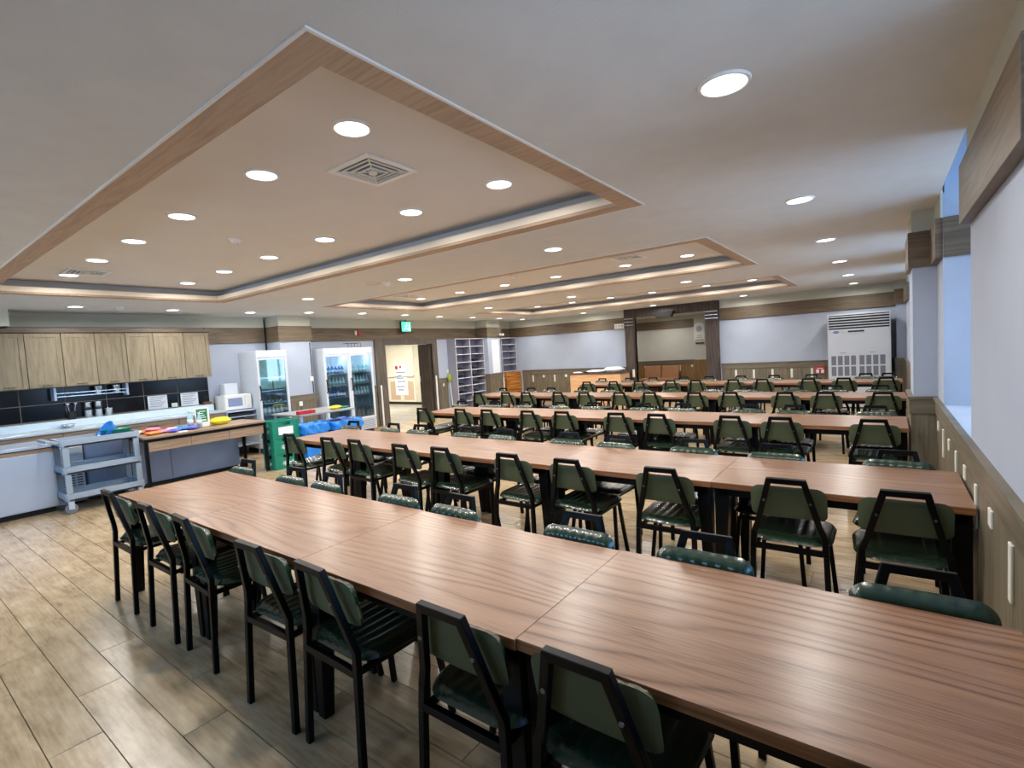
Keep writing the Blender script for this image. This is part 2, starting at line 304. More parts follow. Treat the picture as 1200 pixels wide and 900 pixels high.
# floor: dark bed with wood-look planks on it
fl = struct('floor', MB().box(XL - .1, YF - .1, -.1, XR + .7, YB + .05, -.006).box(-9.4, YB + .05, -.1, -3.2, 17.1, -.006), 'grout')
PW, PL = .19, 1.2
cache = {}
def plank_mesh(l):
    k = round(l, 2)
    if k not in cache:
        g = .0009; h = .006; b = .0014; L, W = k / 2 - g, PW / 2 - g
        vs = [(-L, -W, -h), (L, -W, -h), (L, W, -h), (-L, W, -h), (-L + b, -W + b, 0), (L - b, -W + b, 0), (L - b, W - b, 0), (-L + b, W - b, 0)]
        cache[k] = (vs, [(4, 5, 6, 7), (0, 1, 5, 4), (1, 2, 6, 5), (2, 3, 7, 6), (3, 0, 4, 7)], None)
    return k
planks = []
row = 0; y = YF + .037
while y < YB:
    y1 = min(y + PW, YB)
    off = -2.86 - (round((y - .465) / PW) * .42) % PL
    x = off - math.ceil((off - XL) / PL) * PL
    while x < XR:
        a, b = max(x, XL), min(x + PL, XR)
        if b - a > .05 and y1 - y > .1: planks.append(((a + b) / 2, y + PW / 2, b - a))
        x += PL
    y += PW; row += 1
def vis(px, py, pz=0):
    d = Vector((px, py, pz - 1.6)); w_ = d.dot(FW)
    if w_ < .3: return False
    return abs(d.dot(RT) / w_ * 586) < 680 and abs(d.dot(UP) / w_ * 586) < 520
def score(p):
    d = Vector((p[0], p[1], -1.6)); return d.length if vis(p[0], p[1]) else 50 + d.length
# the planks that show in the open floor at the left and along the aisles come first
def open_floor(p):
    X, Y, _ = p
    return not (-4.3 < X and 1.35 < Y < 1.8)
planks.sort(key=score)
vis_pl = [p for p in planks if vis(p[0], p[1]) and open_floor(p)][:300]
rest = [p for p in planks if p not in vis_pl]
pm = {}
for (px, py, l) in vis_pl:
    k = plank_mesh(l)
    if k not in pm: pm[k] = MB().add(cache[k][0], cache[k][1]).mesh('plank', 'plank')
    o = bpy.data.objects.new('plank', pm[k]); C.objects.link(o); o.location = (px, py, 0); o.parent = fl
mb = MB()
for (px, py, l) in rest:
    k = plank_mesh(l); mb.add([(a + px, b + py, c) for a, b, c in cache[k][0]], cache[k][1])
mb.add([(-9.4, YB, -.006), (-3.2, YB, -.006), (-3.2, 17.05, -.006), (-9.4, 17.05, -.006), (-9.4, YB, 0), (-3.2, YB, 0), (-3.2, 17.05, 0), (-9.4, 17.05, 0)], [(4, 5, 6, 7), (0, 1, 5, 4)])
mb.build('plank', 'plank', fl, kind='stuff')

# ceiling with three tray openings
TR = [(-7.83, .91, -1.357, 3.487), (-7.83, 5.055, -1.357, 7.477), (-7.83, 9.17, -1.357, 11.55)]
mb = MB()
for a_, b_ in ((YF - .2, .6), (2.045, 3.5), (5.0, 6.6), (8.1, 9.7), (11.2, YB)): mb.box(.345, a_, ZC, .37, b_, ZC + .05)
CX0, CX1, CY0, CY1 = XL - .2, .345, YF - .2, YB + .2
ys = [CY0] + [v for t in TR for v in (t[1], t[3])] + [CY1]
def slab(mb, x0, y0, x1, y1, z=ZC, t=.05): mb.box(x0, y0, z, x1, y1, z + t)
for i in range(0, len(ys), 2): slab(mb, CX0, ys[i], CX1, ys[i + 1])
for t in TR: slab(mb, CX0, t[1], t[0], t[3]); slab(mb, t[2], t[1], CX1, t[3])
ceil = struct('ceiling', mb, 'ceiling')
for (x0, y0, x1, y1) in TR:
    w_ = .13
    fr = MB()                                         # flat wooden border and its lip
    for (a, b, c, d) in ((x0, y0, x1, y0 + w_), (x0, y1 - w_, x1, y1), (x0, y0 + w_, x0 + w_, y1 - w_), (x1 - w_, y0 + w_, x1, y1 - w_)):
        fr.box(a, b, ZC - .006, c, d, ZC + .018)
    fr.build('tray_border', 'trimwood', ceil)
    be = MB()
    for (a, b, c, d) in ((x0 - .012, y0 - .012, x1 + .012, y0), (x0 - .012, y1, x1 + .012, y1 + .012), (x0 - .012, y0, x0, y1), (x1, y0, x1 + .012, y1)):
        be.box(a, b, ZC - .008, c, d, ZC + .01)
    be.build('tray_bead', 'whitep', ceil)
    lp = MB(); X0, Y0, X1, Y1 = x0 + w_, y0 + w_, x1 - w_, y1 - w_
    for (a, b, c, d) in ((X0 - .012, Y0 - .012, X1 + .012, Y0), (X0 - .012, Y1, X1 + .012, Y1 + .012), (X0 - .012, Y0, X0, Y1), (X1, Y0, X1 + .012, Y1)):
        lp.box(a, b, ZC + .0181, c, d, ZC + .075)
    lp.build('tray_lip', 'lipwood', ceil)
    tc_ = MB(); o_ = .14; A0, B0, A1, B1 = X0 - o_, Y0 - o_, X1 + o_, Y1 + o_
    tc_.box(A0 - .02, B0 - .02, 2.75, A1 + .02, B1 + .02, 2.79)
    for (a, b, c, d) in ((A0 - .02, B0 - .02, A1 + .02, B0), (A0 - .02, B1, A1 + .02, B1 + .02), (A0 - .02, B0, A0, B1), (A1, B0, A1 + .02, B1)):
        tc_.box(a, b, ZC + .0505, c, d, 2.75)
    tc_.build('tray_ceiling', 'tray', ceil)

# left wall with its doorway
D0, D1, DZ = 8.06, 9.66, 1.97
wl = struct('wall_left', MB().box(XL - .2, YF, 0, XL, D0, ZC).box(XL - .2, D1, 0, XL, YB + .2, ZC).box(XL - .2, D0, DZ, XL, D1, ZC), 'wallp')
wb = struct('wall_back', MB().box(XL - .2, YB, 0, -5.53, YB + .1, ZC + .01).box(-3.62, YB, 0, XR + .6, YB + .1, ZC + .01).box(-5.53, YB, 2.36, -3.62, YB + .1, ZC + .01), 'wallp')
# front wall behind the camera, two windows
mb = MB(); xs = [XL - .2] + [v for a in FWIN for v in a] + [XR + .6]
for i in range(0, len(xs), 2): mb.box(xs[i], YF - .2, 0, xs[i + 1], YF, ZC)
for a, b in FWIN: mb.box(a, YF - .2, 0, b, YF, 1.0).box(a, YF - .2, 2.3, b, YF, ZC)
struct('wall_front', mb, 'wallp')
for i, (a, b) in enumerate(FWIN):
    mb = MB(); 
    for (p, q, r_, s_) in ((a, 1.0, b, 1.05), (a, 2.25, b, 2.3), (a, 1.05, a + .05, 2.25), (b - .05, 1.05, b, 2.25), ((a + b) / 2 - .03, 1.05, (a + b) / 2 + .03, 2.25)): mb.box(p, YF - .15, q, r_, YF - .09, s_)
    wn = struct('window_%d' % (i + 5), mb, 'winframe')
    MB().box(a + .05, YF - .125, 1.05, b - .05, YF - .12, 2.25).build('pane', 'glass', wn)
# right wall: low part, piers between the recesses
segs = [(YF - .2, .6), (2.045, 3.5), (5.0, 6.6), (8.1, 9.7), (11.2, YB)]
mb = MB().box(XR, YF - .2, 0, XR + .6, YB, ZW - .02)
for a, b in segs: mb.box(XR, a, ZW - .02, XR + .6, b, ZC + .4)
mb.box(XR, YF, ZC + .4, XR + .6, YB, ZC + .45)
mb.box(.345, YF, ZC + .05, XR, YB, ZC + .45)
wr = struct('wall_right', mb, 'wallp')
for i, (a, b) in enumerate(REC):
    mb = MB(); X = XR + .5
    for (p, q, r_, s_) in ((a, ZW, b, ZW + .05), (a, ZC + .34, b, ZC + .4), (a, ZW + .05, a + .05, ZC + .34), (b - .05, ZW + .05, b, ZC + .34), (a + .05, 2.1, b - .05, 2.15), ((a + b) / 2 - .03, ZW + .05, (a + b) / 2 + .03, 2.1)): mb.box(X, p, q, X + .06, r_, s_)
    wn = struct('window_%d' % (i + 1), mb, 'winframe')
    MB().box(X + .028, a + .05, ZW + .05, X + .033, b - .05, ZC + .34).build('pane', 'glass', wn)
    MB().box(XR + .0, a, ZW - .02, XR + .6, b, ZW).build('window_sill', 'sill', wn)
# alcove behind the wooden portal
mb = MB().box(-9.4, 17.0, 0, -3.2, 17.2, 2.6).box(-9.6, YB + .1, 0, -9.4, 17.2, 2.6).box(-3.2, YB + .1, 0, -3.0, 17.2, 2.6).box(-5.0, 16.82, 0, -3.2, 17.0, 2.5)
struct('wall_alcove', mb, 'wallw')
struct('ceiling_alcove', MB().box(-9.5, YB + .1, 2.5, -3.1, 17.1, 2.6), 'ceiling')

# bands, bulkheads, columns -------------------------------------------------
COLS = [  # name, x0,y0,x1,y1
    ('column_kitchen', XL, 5.15, -9.4, 5.80), ('column_corner', XL, 11.5, -9.4, 12.1),
    ('column_window', .20, 5.55, XR, 6.15), ('column_far', .20, 12.85, XR, YB)]
bl = MB(); bl.box(XL, YF, ZT, XL + .035, YB - .035, ZC); bl.box(XL, YB - .035, ZT, -5.79, YB, ZC); bl.box(-3.28, YB - .035, ZT, XR, YB, ZC)
bl.box(-9.4, 16.96, 2.36, -5.0, 17.0, 2.5)
for a_, b_ in ((YF, .6), (2.045, 3.5), (5.0, 6.6), (8.1, 9.7), (11.2, 12.85)): bl.box(.346, a_, 2.41, XR, b_, ZC)
struct('trim_1', bl, 'bulk')
bd = MB(); bd.box(XL, 4.0, ZB, XL + .03, D1 + 3, ZT); bd.box(XL, YF, ZB, XL + .03, 1.2, ZT); bd.box(XL, D1 + 3, ZB, XL + .03, YB - .03, ZT)
bd.box(XL + .03, YB - .03, ZB, -5.79, YB, ZT).box(-3.28, YB - .03, ZB, .2, YB, ZT)
bd.box(-9.4, 16.96, 2.09, -5.0, 17.0, 2.36)
struct('trim_2', bd, 'band', bevel=.003)
rb = MB()
for a, b in ((YF, .6), (2.045, 3.5), (5.0, 6.6), (8.1, 9.7), (11.2, 12.85)): rb.box(.315, a, 2.115, XR + .002, b, 2.41)
rb.box(XR + .0021, 4.985, 2.115, XR + .48, 5.0, 2.41)
struct('trim_3', rb, 'band', bevel=.003)
for (nm, x0, y0, x1, y1) in COLS:
    c = struct(nm, MB().box(x0, y0, 0, x1, y1, ZC), 'wallp')
    s = 1 if x0 > -1 else -1
    ex = lambda t: (x0 - (t if s > 0 else 0), y0 - t, x1 + (0 if s > 0 else t), min(y1 + t, YB))
    a = ex(.03); z0, z1 = (ZB, ZT) if s < 0 else (2.115, 2.41)
    MB().box(a[0], a[1], z0, a[2], a[3], z1).build('wood_band', 'band', c, bevel=.002)
    a = ex(.004); MB().box(a[0], a[1], z1, a[2], a[3], ZC - .001).build('upper_paper', 'bulk', c)
    a = ex(.022); MB().box(a[0], a[1], 0, a[2], a[3], ZW - .14).build('wainscot', 'wains', c)
    a = ex(.032); MB().box(a[0], a[1], ZW - .14, a[2], a[3], ZW - .012).build('wainscot_rail', 'wrail', c, bevel=.002)
    a = ex(.04); MB().box(a[0], a[1], ZW - .012, a[2], a[3], ZW + .01).build('cap', 'wrail', c)
# beam box above the kitchen cabinets at the left edge
struct('trim_4', MB().box(XL + .036, YF, 2.36, -9.42, 1.43, ZC), 'bulk')

# wainscot: rail, cap and single boards with plates on the joints
def wainscot(nm, P, runs, board_mat, parent_name, boardw=.41, start=None):
    """P(u, d0, d1, z0, z1, u1) -> box; runs in u"""
    rail = MB(); cap = MB()
    for a, b in runs: rail.box(*P(a, b, 0, .022, ZW - .13, ZW - .012)); cap.box(*P(a, b, 0, .035, ZW - .012, ZW + .008))
    root = struct(nm, rail, 'wrail', bevel=.003)
    cap.build('cap', 'wrail', root)
    skirt = MB()
    for a, b in runs: skirt.box(*P(a, b, 0, .016, 0, .08))
    skirt.build('skirting', 'wrail', root)
    joints = []
    for a, b in runs:
        k0 = math.floor((a - start) / boardw); u = start + k0 * boardw
        while u < b:
            p, q = max(u, a), min(u + boardw, b)
            if q - p > .03: MB().box(*P(p + .002, q - .002, 0, .010, .08, ZW - .13)).build('panel', board_mat, root, bevel=.0015)
            if a + .02 < u < b - .02: joints.append(round(u, 4))
            u += boardw
    return joints
JR = wainscot('trim_5', lambda a, b, d0, d1, z0, z1: (XR - d1, a, z0, XR - d0, b, z1), [(YF, 5.52), (6.18, 12.82)], 'wains', None, .415, 2.37)
JB = wainscot('trim_6', lambda a, b, d0, d1, z0, z1: (a, YB - d1, z0, b, YB - d0, z1), [(XL + .45, -5.79), (-3.28, .16)], 'wains', None, .405, -9.43)
JL = wainscot('trim_7', lambda a, b, d0, d1, z0, z1: (XL + d0, a, z0, XL + d1, b, z1), [(4.02, 5.12), (5.83, 7.74), (9.84, 10.2)], 'wains', None, .405, 4.25)
JA = wainscot('trim_8', lambda a, b, d0, d1, z0, z1: (a, 17.0 - d1, z0, b, 17.0 - d0, z1), [(-9.3, -5.03)], 'wback', None, .405, -9.2)
MB().box(-5.02, 16.78, 0, -3.2, 16.82, ZW).build('trim_9', 'wback', kind='structure')
def plate(P, u, long_, lab, grp):
    h = .21 if long_ else .075; w_ = .05 if long_ else .07
    MB().box(*P(u - w_ / 2, u + w_ / 2, .010, .020, .835 - h, .835)).build('wall_plate', 'plate', None, lab, 'wall plate', grp, bevel=.003)
PR = lambda a, b, d0, d1, z0, z1: (XR - d1, a, z0, XR - d0, b, z1)
PB = lambda a, b, d0, d1, z0, z1: (a, YB - d1, z0, b, YB - d0, z1)
PA = lambda a, b, d0, d1, z0, z1: (a, 17.0 - d1, z0, b, 17.0 - d0, z1)
n1 = n2 = 0
for i, u in enumerate(sorted(JR)):
    if not 2.2 < u < 5.5: continue
    lg = (round((u - 2.37) / .415) % 2 == 0); k = (n1 if lg else n2)
    plate(PR, u, lg, '%s white plate on the right-hand wainscot, %s from the camera' % ('long upright' if lg else 'small square', ORD[k]), 'plates on the right wainscot')
    if lg: n1 += 1
    else: n2 += 1
n1 = n2 = 0
for i, u in enumerate(sorted(JB)):
    if -7.4 < u < -5.7 or u > -1.25: continue
    lg = (round((u + 9.43) / .405) % 2 == 1); left = u < -5
    if u > -5: lg = not lg if abs(((u + 3.06) / .405) % 2) < .3 or abs(((u + 3.06) / .405) % 2 - 2) < .3 and lg else lg
    k = (n1 if lg else n2)
    plate(PB, u, lg, '%s white plate on the back wall wainscot, %s of its shape from the left' % ('long upright' if lg else 'small square', ORD[k]), 'plates on the back wainscot')
    if lg: n1 += 1
    else: n2 += 1
for i, u in enumerate([q for q in sorted(JA) if -7.1 < q < -5.1]):
    plate(PA, u, i % 2 == 1, 'white plate on the warm alcove wainscot, %s from the left' % ORD[i], 'plates in the alcove')

# wooden portal in the back wall
pt = MB().box(-5.79, YB - .12, 0, -5.53, YB + .11, 2.36).box(-3.62, YB - .12, 0, -3.31, YB + .11, 2.36).box(-5.79, YB - .14, 2.36, -3.31, YB + .11, ZC - .002)
po = struct('trim_10', pt, 'darkwood', bevel=.004)
mb = MB()
for z in (2.32, 2.235, 2.15):
    for a, b in ((-5.79, -5.53), (-3.62, -3.31)): mb.box(a - .004, YB - .126, z, b + .004, YB - .118, z + .014)
mb.build('metal_strip', 'chrome', po)
MB().box(-5.60, YB - .14, .72, -5.54, YB - .12, .93).build('wall_plate', 'plate', None, 'long white plate on the left post of the dark wooden portal', 'wall plate')
bx = MB().frust(-4.62, YB - .22, 2.28, 2.44, .2, .06, .26, .08)
bx.build('speaker', 'dark', None, 'dark box speaker hanging under the wooden portal beam', 'speaker', bevel=.005)

# door frame in the left wall, corridor behind it
mb = MB(); F = .04
mb.box(XL - .2, 7.74, 0, XL + F, D0, 2.13).box(XL - .2, D1, 0, XL + F, 9.84, 2.13).box(XL - .2, D0, DZ, XL + F, D1, 2.13)
df = struct('door_1', mb, 'doorframe', bevel=.004)
lf = MB().box(-10.36, 9.61, .01, -9.90, 9.655, 1.965).build('door_leaf', 'darkwood', df, 'dark open door leaf')
MB().box(-10.33, 9.585, .95, -10.30, 9.61, 1.1).build('door_handle', 'chrome', lf)
mb = MB().box(XL + F, 7.82, 0, XL + F + .02, 7.86, 1.0).box(XL + F, 9.70, 0, XL + F + .02, 9.74, 1.1)
mb.build('corner_guard', 'whitep', df, 'white corner guard strips')
cor = MB().box(-16.5, 11.93, 0, XL - .2, 12.1, 2.6).box(-16.7, 5, 0, -16.5, 12.1, 2.6).box(-16.5, 4.9, 0, XL - .2, 5.0, 2.6)
struct('wall_corridor', cor, 'corrw')
struct('floor_corridor', MB().box(-16.5, 5, -.05, XL - .2, 11.93, 0).box(XL - .2, D0, -.05, XL, D1, .001), 'corridor')
mb = MB()
for i in range(6): mb.box(-16.5 + i * 1.1, 5, 0, -16.492 + i * 1.1, 11.9, .0008)
for i in range(11): mb.box(-16.5, 5.3 + i * .6, 0, XL - .2, 5.308 + i * .6, .0008)
mb.build('floor_joint', 'grout', None, kind='structure')
struct('ceiling_corridor', MB().box(-16.6, 4.9, 2.5, XL - .2, 12.1, 2.6), 'corrw')
struct('baseboard_corridor', MB().box(-16.5, 11.9, 0, XL - .2, 11.93, .09), 'dark')
d2 = thing('double_door', 'cream double door with beige lower panels at the end of the corridor', 'door', (-13.75, 11.9, 0))
for s in (-1, 1):
    lf = MB().box(min(0, s * .68) + .004, -.03, .09, max(0, s * .68) - .004, .0, 2.05).build('door_leaf', 'cream', d2, bevel=.004)
    MB().box(min(s * .1, s * .6), -.038, .16, max(s * .1, s * .6), -.03, .82).build('panel', 'beige', lf)
    MB().sweep([(s * .66, -.03, 1.0), (s * .66, -.09, 1.0), (s * .12, -.09, 1.02), (s * .12, -.03, 1.02)], .03, .04, (0, 0, 1)).build('push_bar', 'whitep', lf)
po_ = MB().box(-14.06, 11.85, .33, -13.42, 11.866, 1.48).build('notice_poster', 'paper', None, 'white notice poster with red spots on the corridor double door', 'poster')
mb = MB(); 
for (cx, cz, r) in ((-13.95, 1.31, .075), (-13.74, 1.33, .05)): mb.lathe(cx, 11.848, [(r, 0), (r * .9, -.003)], 16, axis='y', cz=cz)
mb.build('red_spot', 'red', po_)
mb = MB()
for i, z in enumerate((1.12, 1.0, .92, .8, .62, .5)): mb.box(-13.98 + (i % 2) * .05, 11.846, z, -13.5 - (i % 3) * .06, 11.85, z + .03)
mb.build('printed_line', 'ink', po_)
MB().box(-13.25, 11.88, .09, -12.75, 11.93, 2.05).build('stone_pier', 'stone', kind='structure')
l = bpy.data.lights.new('corridor_lamp', 'AREA'); l.size = 1.2; l.energy = 170; l.color = (1, .96, .88)
lo = bpy.data.objects.new('corridor_lamp', l); lo.location = (-13.2, 9.6, 2.47); C.objects.link(lo)
MB().box(-13.8, 9.0, 2.485, -12.6, 10.2, 2.5).build('ceiling_panel', emit('corridor_panel', (255, 248, 235), 2.0), None, 'square lit ceiling panel in the corridor beyond the door', 'ceiling light')
# exit sign
ex_ = thing('exit_sign', 'lit green exit sign with running figure above the doorway', 'sign', (XL + .16, 8.66, 2.28))
MB().box(-.02, -.165, 0, .02, .165, .27).build('housing', 'acside', ex_, bevel=.004)
MB().box(.0201, -.15, .015, .024, .15, .255).build('face', 'exit', ex_)
mb = MB(); mb.lathe(.024, .02, [(.022, 0), (.022, .002)], 12, axis='x', cz=.21)
for a, b in (((.01, .18), (-.01, .115)), ((.0, .17), (.06, .15)), ((.005, .17), (-.05, .13)), ((-.01, .115), (.05, .08)), ((.05, .08), (.05, .04)), ((-.01, .115), (-.05, .07)), ((-.05, .07), (-.09, .07))):
    mb.sweep([(.0250, a[0], a[1]), (.0250, b[0], b[1])], .018, .002, (1, 0, 0))
mb.box(.0242, .085, .03, .026, .12, .24)
mb.build('pictogram', 'exitw', ex_)
MB().box(-.008, -.01, .27, .008, .01, ZC - 2.28).build('rod', 'acside', ex_)
al = thing('fire_alarm', 'small red fire alarm bell on the brown band over the coolers', 'alarm', (XL + .03, 7.3, 2.22))
MB().lathe(0, 0, [(.055, 0), (.055, .03), (.03, .06)], 16, axis='x', cz=.05).build('bell', 'red', al)
MB().box(0, -.09, .0, .04, -.06, .1).build('beacon', 'whitep', al)

# ================================================================== DOWNLIGHTS
def lamp_light():
    l = bpy.data.lights.new('downlight_lamp', 'AREA'); l.shape = 'DISK'; l.size = .15; l.energy = LAMP_W; l.color = (1.0, .965, .91); l.spread = math.radians(170); return l
LL = lamp_light()
ring = MB().lathe(0, 0, [(.078, -.001), (.098, -.001), (.096, -.008), (.08, -.012)], 28).mesh('trim_ring', 'whitep')
ringm = MB(); n = 28
for r0, z0, r1, z1 in ((.098, 0, .094, -.008), (.094, -.008, .084, -.010), (.084, -.010, .080, -.004)):
    vs = [(r * math.cos(2 * math.pi * i / n), r * math.sin(2 * math.pi * i / n), z) for r, z in ((r0, z0), (r1, z1)) for i in range(n)]
    ringm.add(vs, [(i, (i + 1) % n, n + (i + 1) % n, n + i) for i in range(n)], True)
ring = ringm.mesh('trim_ring', 'whitep'); dif = MB().disc(0, 0, -.005, .081, 28).mesh('diffuser', 'lamp')
def downlight(x_, y_, z_, lab, grp):
    t = thing('ceiling_light', lab, 'ceiling light', (x_, y_, z_), 0, grp)
    for nm, me in (('trim_ring', ring), ('diffuser', dif)):
        o = bpy.data.objects.new(nm, me); C.objects.link(o); o.parent = t
    lo = bpy.data.objects.new('downlight_lamp', LL); C.objects.link(lo); lo.parent = t; lo.location = (0, 0, -.013)
trn = ['nearest', 'middle', 'farthest']
for i, (x0, y0, x1, y1) in enumerate(TR):
    yc = (y0 + y1) / 2
    for j, dy in enumerate((-.59, .59)):
        for k, X in enumerate((-2.09, -2.97, -4.14, -5.15, -6.18, -7.2)):
            downlight(X, yc + dy, 2.75, 'round downlight in the %s ceiling tray, %s row, %s from its right end' % (trn[i], ['near', 'far'][j], ORD[k]), 'downlights in the trays')
for k, Y in enumerate((2.14, 4.3, 6.34, 8.4, 10.53, 12.47)):
    downlight(-.487, Y, ZC, 'round downlight in the row beside the window wall, %s from the camera' % ORD[k], 'downlights on the flat ceiling')
for k, X in enumerate((-2.6, -4.765, -6.92)): downlight(X, 4.29, ZC, 'round downlight between the first and second ceiling trays, %s from the right' % ORD[k], 'downlights on the flat ceiling')
for k, X in enumerate((-2.6, -4.765, -6.8)): downlight(X, 8.42, ZC, 'round downlight between the second and third ceiling trays, %s from the right' % ORD[k], 'downlights on the flat ceiling')
for k, X in enumerate((-2.6, -4.75, -6.77)): downlight(X, 12.6, ZC, 'round downlight near the back wall, %s from the right' % ORD[k], 'downlights on the flat ceiling')
for k, (X, Y) in enumerate(((-8.87, 2.01), (-8.95, 3.21), (-9.0, 4.44), (-8.72, 5.4), (-8.58, 6.5), (-8.64, 7.7), (-8.77, 8.93), (-8.74, 10.13), (-8.76, 11.3), (-8.8, 12.5))):
    downlight(X, Y, ZC, 'round downlight along the kitchen wall, %s from the left edge' % ORD[k], 'downlights on the flat ceiling')
downlight(-5.8, 16.1, 2.5, 'round downlight inside the alcove behind the wooden portal', 'downlights on the flat ceiling')
downlight(-7.9, 16.1, 2.5, 'unseen round downlight added deep in the alcove, left of the one in view', 'downlights on the flat ceiling')  # out of view, added to brighten the alcove
downlight(-5.2, 14.6, 2.5, 'unseen round downlight added in the alcove just behind the portal beam', 'downlights on the flat ceiling')  # second unseen lamp, also added as fill light for the alcove
# air vents and detectors
def vent(x_, y_, lab, s=.19):
    t = thing('air_vent', lab, 'vent', (x_, y_, 2.75))
    f = MB()
    for a, b, c, d in ((-s, -s, s, -s + .035), (-s, s - .035, s, s), (-s, -s + .035, -s + .035, s - .035), (s - .035, -s + .035, s, s - .035)): f.box(a, b, -.012, c, d, 0)
    f.build('frame', 'whitep', t, bevel=.003)
    MB().box(-s + .03, -s + .03, -.002, s - .03, s - .03, 0).build('backing', 'grill', t)
    for k in range(3):
        r = s - .055 - k * .035; z = -.006 - k * .004; v = MB()
        for a, b, c, d in ((-r, -r, r, -r + .010), (-r, r - .010, r, r), (-r, -r + .010, -r + .010, r - .010), (r - .010, -r + .010, r, r - .010)): v.box(a, b, z - .006, c, d, z)
        v.build('louvre', 'plate', t)
    MB().lathe(0, 0, [(.025, -.024), (.03, -.003)], 12).build('hub', 'plate', t)
    v = MB()
    for sx, sy in ((1, 1), (1, -1), (-1, 1), (-1, -1)): v.sweep([(sx * .02, sy * .02, -.012), (sx * (s - .04), sy * (s - .04), -.010)], .008, .006, (0, 0, 1))
    v.build('rib', 'plate', t)
vent(-2.47, 2.03, 'square white air vent in the nearest ceiling tray, right part')
vent(-6.92, 1.70, 'square white air vent in the nearest ceiling tray, far left part')
vent(-2.68, 6.30, 'square white air vent in the middle ceiling tray, right part')
vent(-7.0, 6.36, 'square white air vent in the middle ceiling tray, left part')
def detector(x_, y_, z_, lab):
    t = thing('smoke_detector', lab, 'smoke detector', (x_, y_, z_))
    MB().lathe(0, 0, [(.03, -.04), (.045, -.03), (.05, -.012), (.062, -.01), (.062, 0)], 18).build('base', 'whitep', t)
    MB().lathe(0, 0, [(.012, -.05), (.02, -.0399)], 10).build('sensor', 'whitep', t)
detector(-4.6, 2.2, 2.75, 'round white smoke detector in the nearest ceiling tray')
detector(-4.5, 6.21, 2.75, 'round white smoke detector in the middle ceiling tray')
detector(-5.09, 4.28, ZC, 'round white detector on the flat ceiling between two trays')
detector(-8.81, 2.49, ZC, 'round white detector near the kitchen cabinets')
MB().lathe(-5.3, 4.22, [(.09, ZC - .006), (.1, ZC)], 20).build('ceiling_speaker', 'bulk', None, 'flat round speaker cover beside the detector between two trays', 'speaker')

# ================================================================== TABLES
def make_table():
    t = thing('dining_table', 'x', 'table', (0, 0, 0), 0, 'dining tables')
    W, D = 1.1995, .76; t0 = .705
    MB().box(0, .0, t0, W, D, .7385).build('edge_board', 'tedge', t, bevel=.0015)
    MB().box(0.001, .001, .7386, W - .001, D - .001, .7405).build('tabletop', 'table', t)
    MB().box(.03, .035, .655, W - .03, .06, .7049).box(.03, D - .06, .655, W - .03, D - .035, .7049).box(.03, .06, .655, .055, D - .06, .7049).box(W - .055, .06, .655, W - .03, D - .06, .7049).build('apron', 'black', t)
    for sx, x_ in ((1, .01), (-1, W - .01)):
        for sy, y_ in ((1, .035), (-1, D - .035)):
            l = MB()
            # tapering L-shaped steel leg: wide at the top, narrow at the floor
            for zz in ((0,),):
                l.add([(x_, y_, 0), (x_ + sx * .05, y_, 0), (x_ + sx * .05, y_ + sy * .05, 0), (x_, y_ + sy * .05, 0),
                       (x_, y_, .7049), (x_ + sx * .085, y_, .7049), (x_ + sx * .085, y_ + sy * .085, .7049), (x_, y_ + sy * .085, .7049)],
                      [(0, 3, 2, 1), (4, 5, 6, 7), (0, 1, 5, 4), (1, 2, 6, 5), (2, 3, 7, 6), (3, 0, 4, 7)])
            l.build('leg', 'black', t, bevel=.002)
    return t
ROWN = ['front', 'second', 'third', 'fourth', 'rear']
RY = [1.14, 3.11, 5.45, 7.88, 10.34]
RX0 = [-4.50, -5.66, -5.835, -6.98, -5.76]; RN = [4, 5, 5, 6, 5]
proto = make_table(); first = True
for i in range(5):
    for k in range(RN[i]):
        X = RX0[i] + 1.2 * k; dy = [.0, .004, -.003, .006, 0, .003][(k + i) % 6]
        lab = 'wood-topped dining table with black legs, %s row, %s from the left' % (ROWN[i], ORD[k])
        if first: proto.location = (X, RY[i] + dy, 0); proto['label'] = lab; first = False
        else: dup(proto, lab, (X, RY[i] + dy, 0))

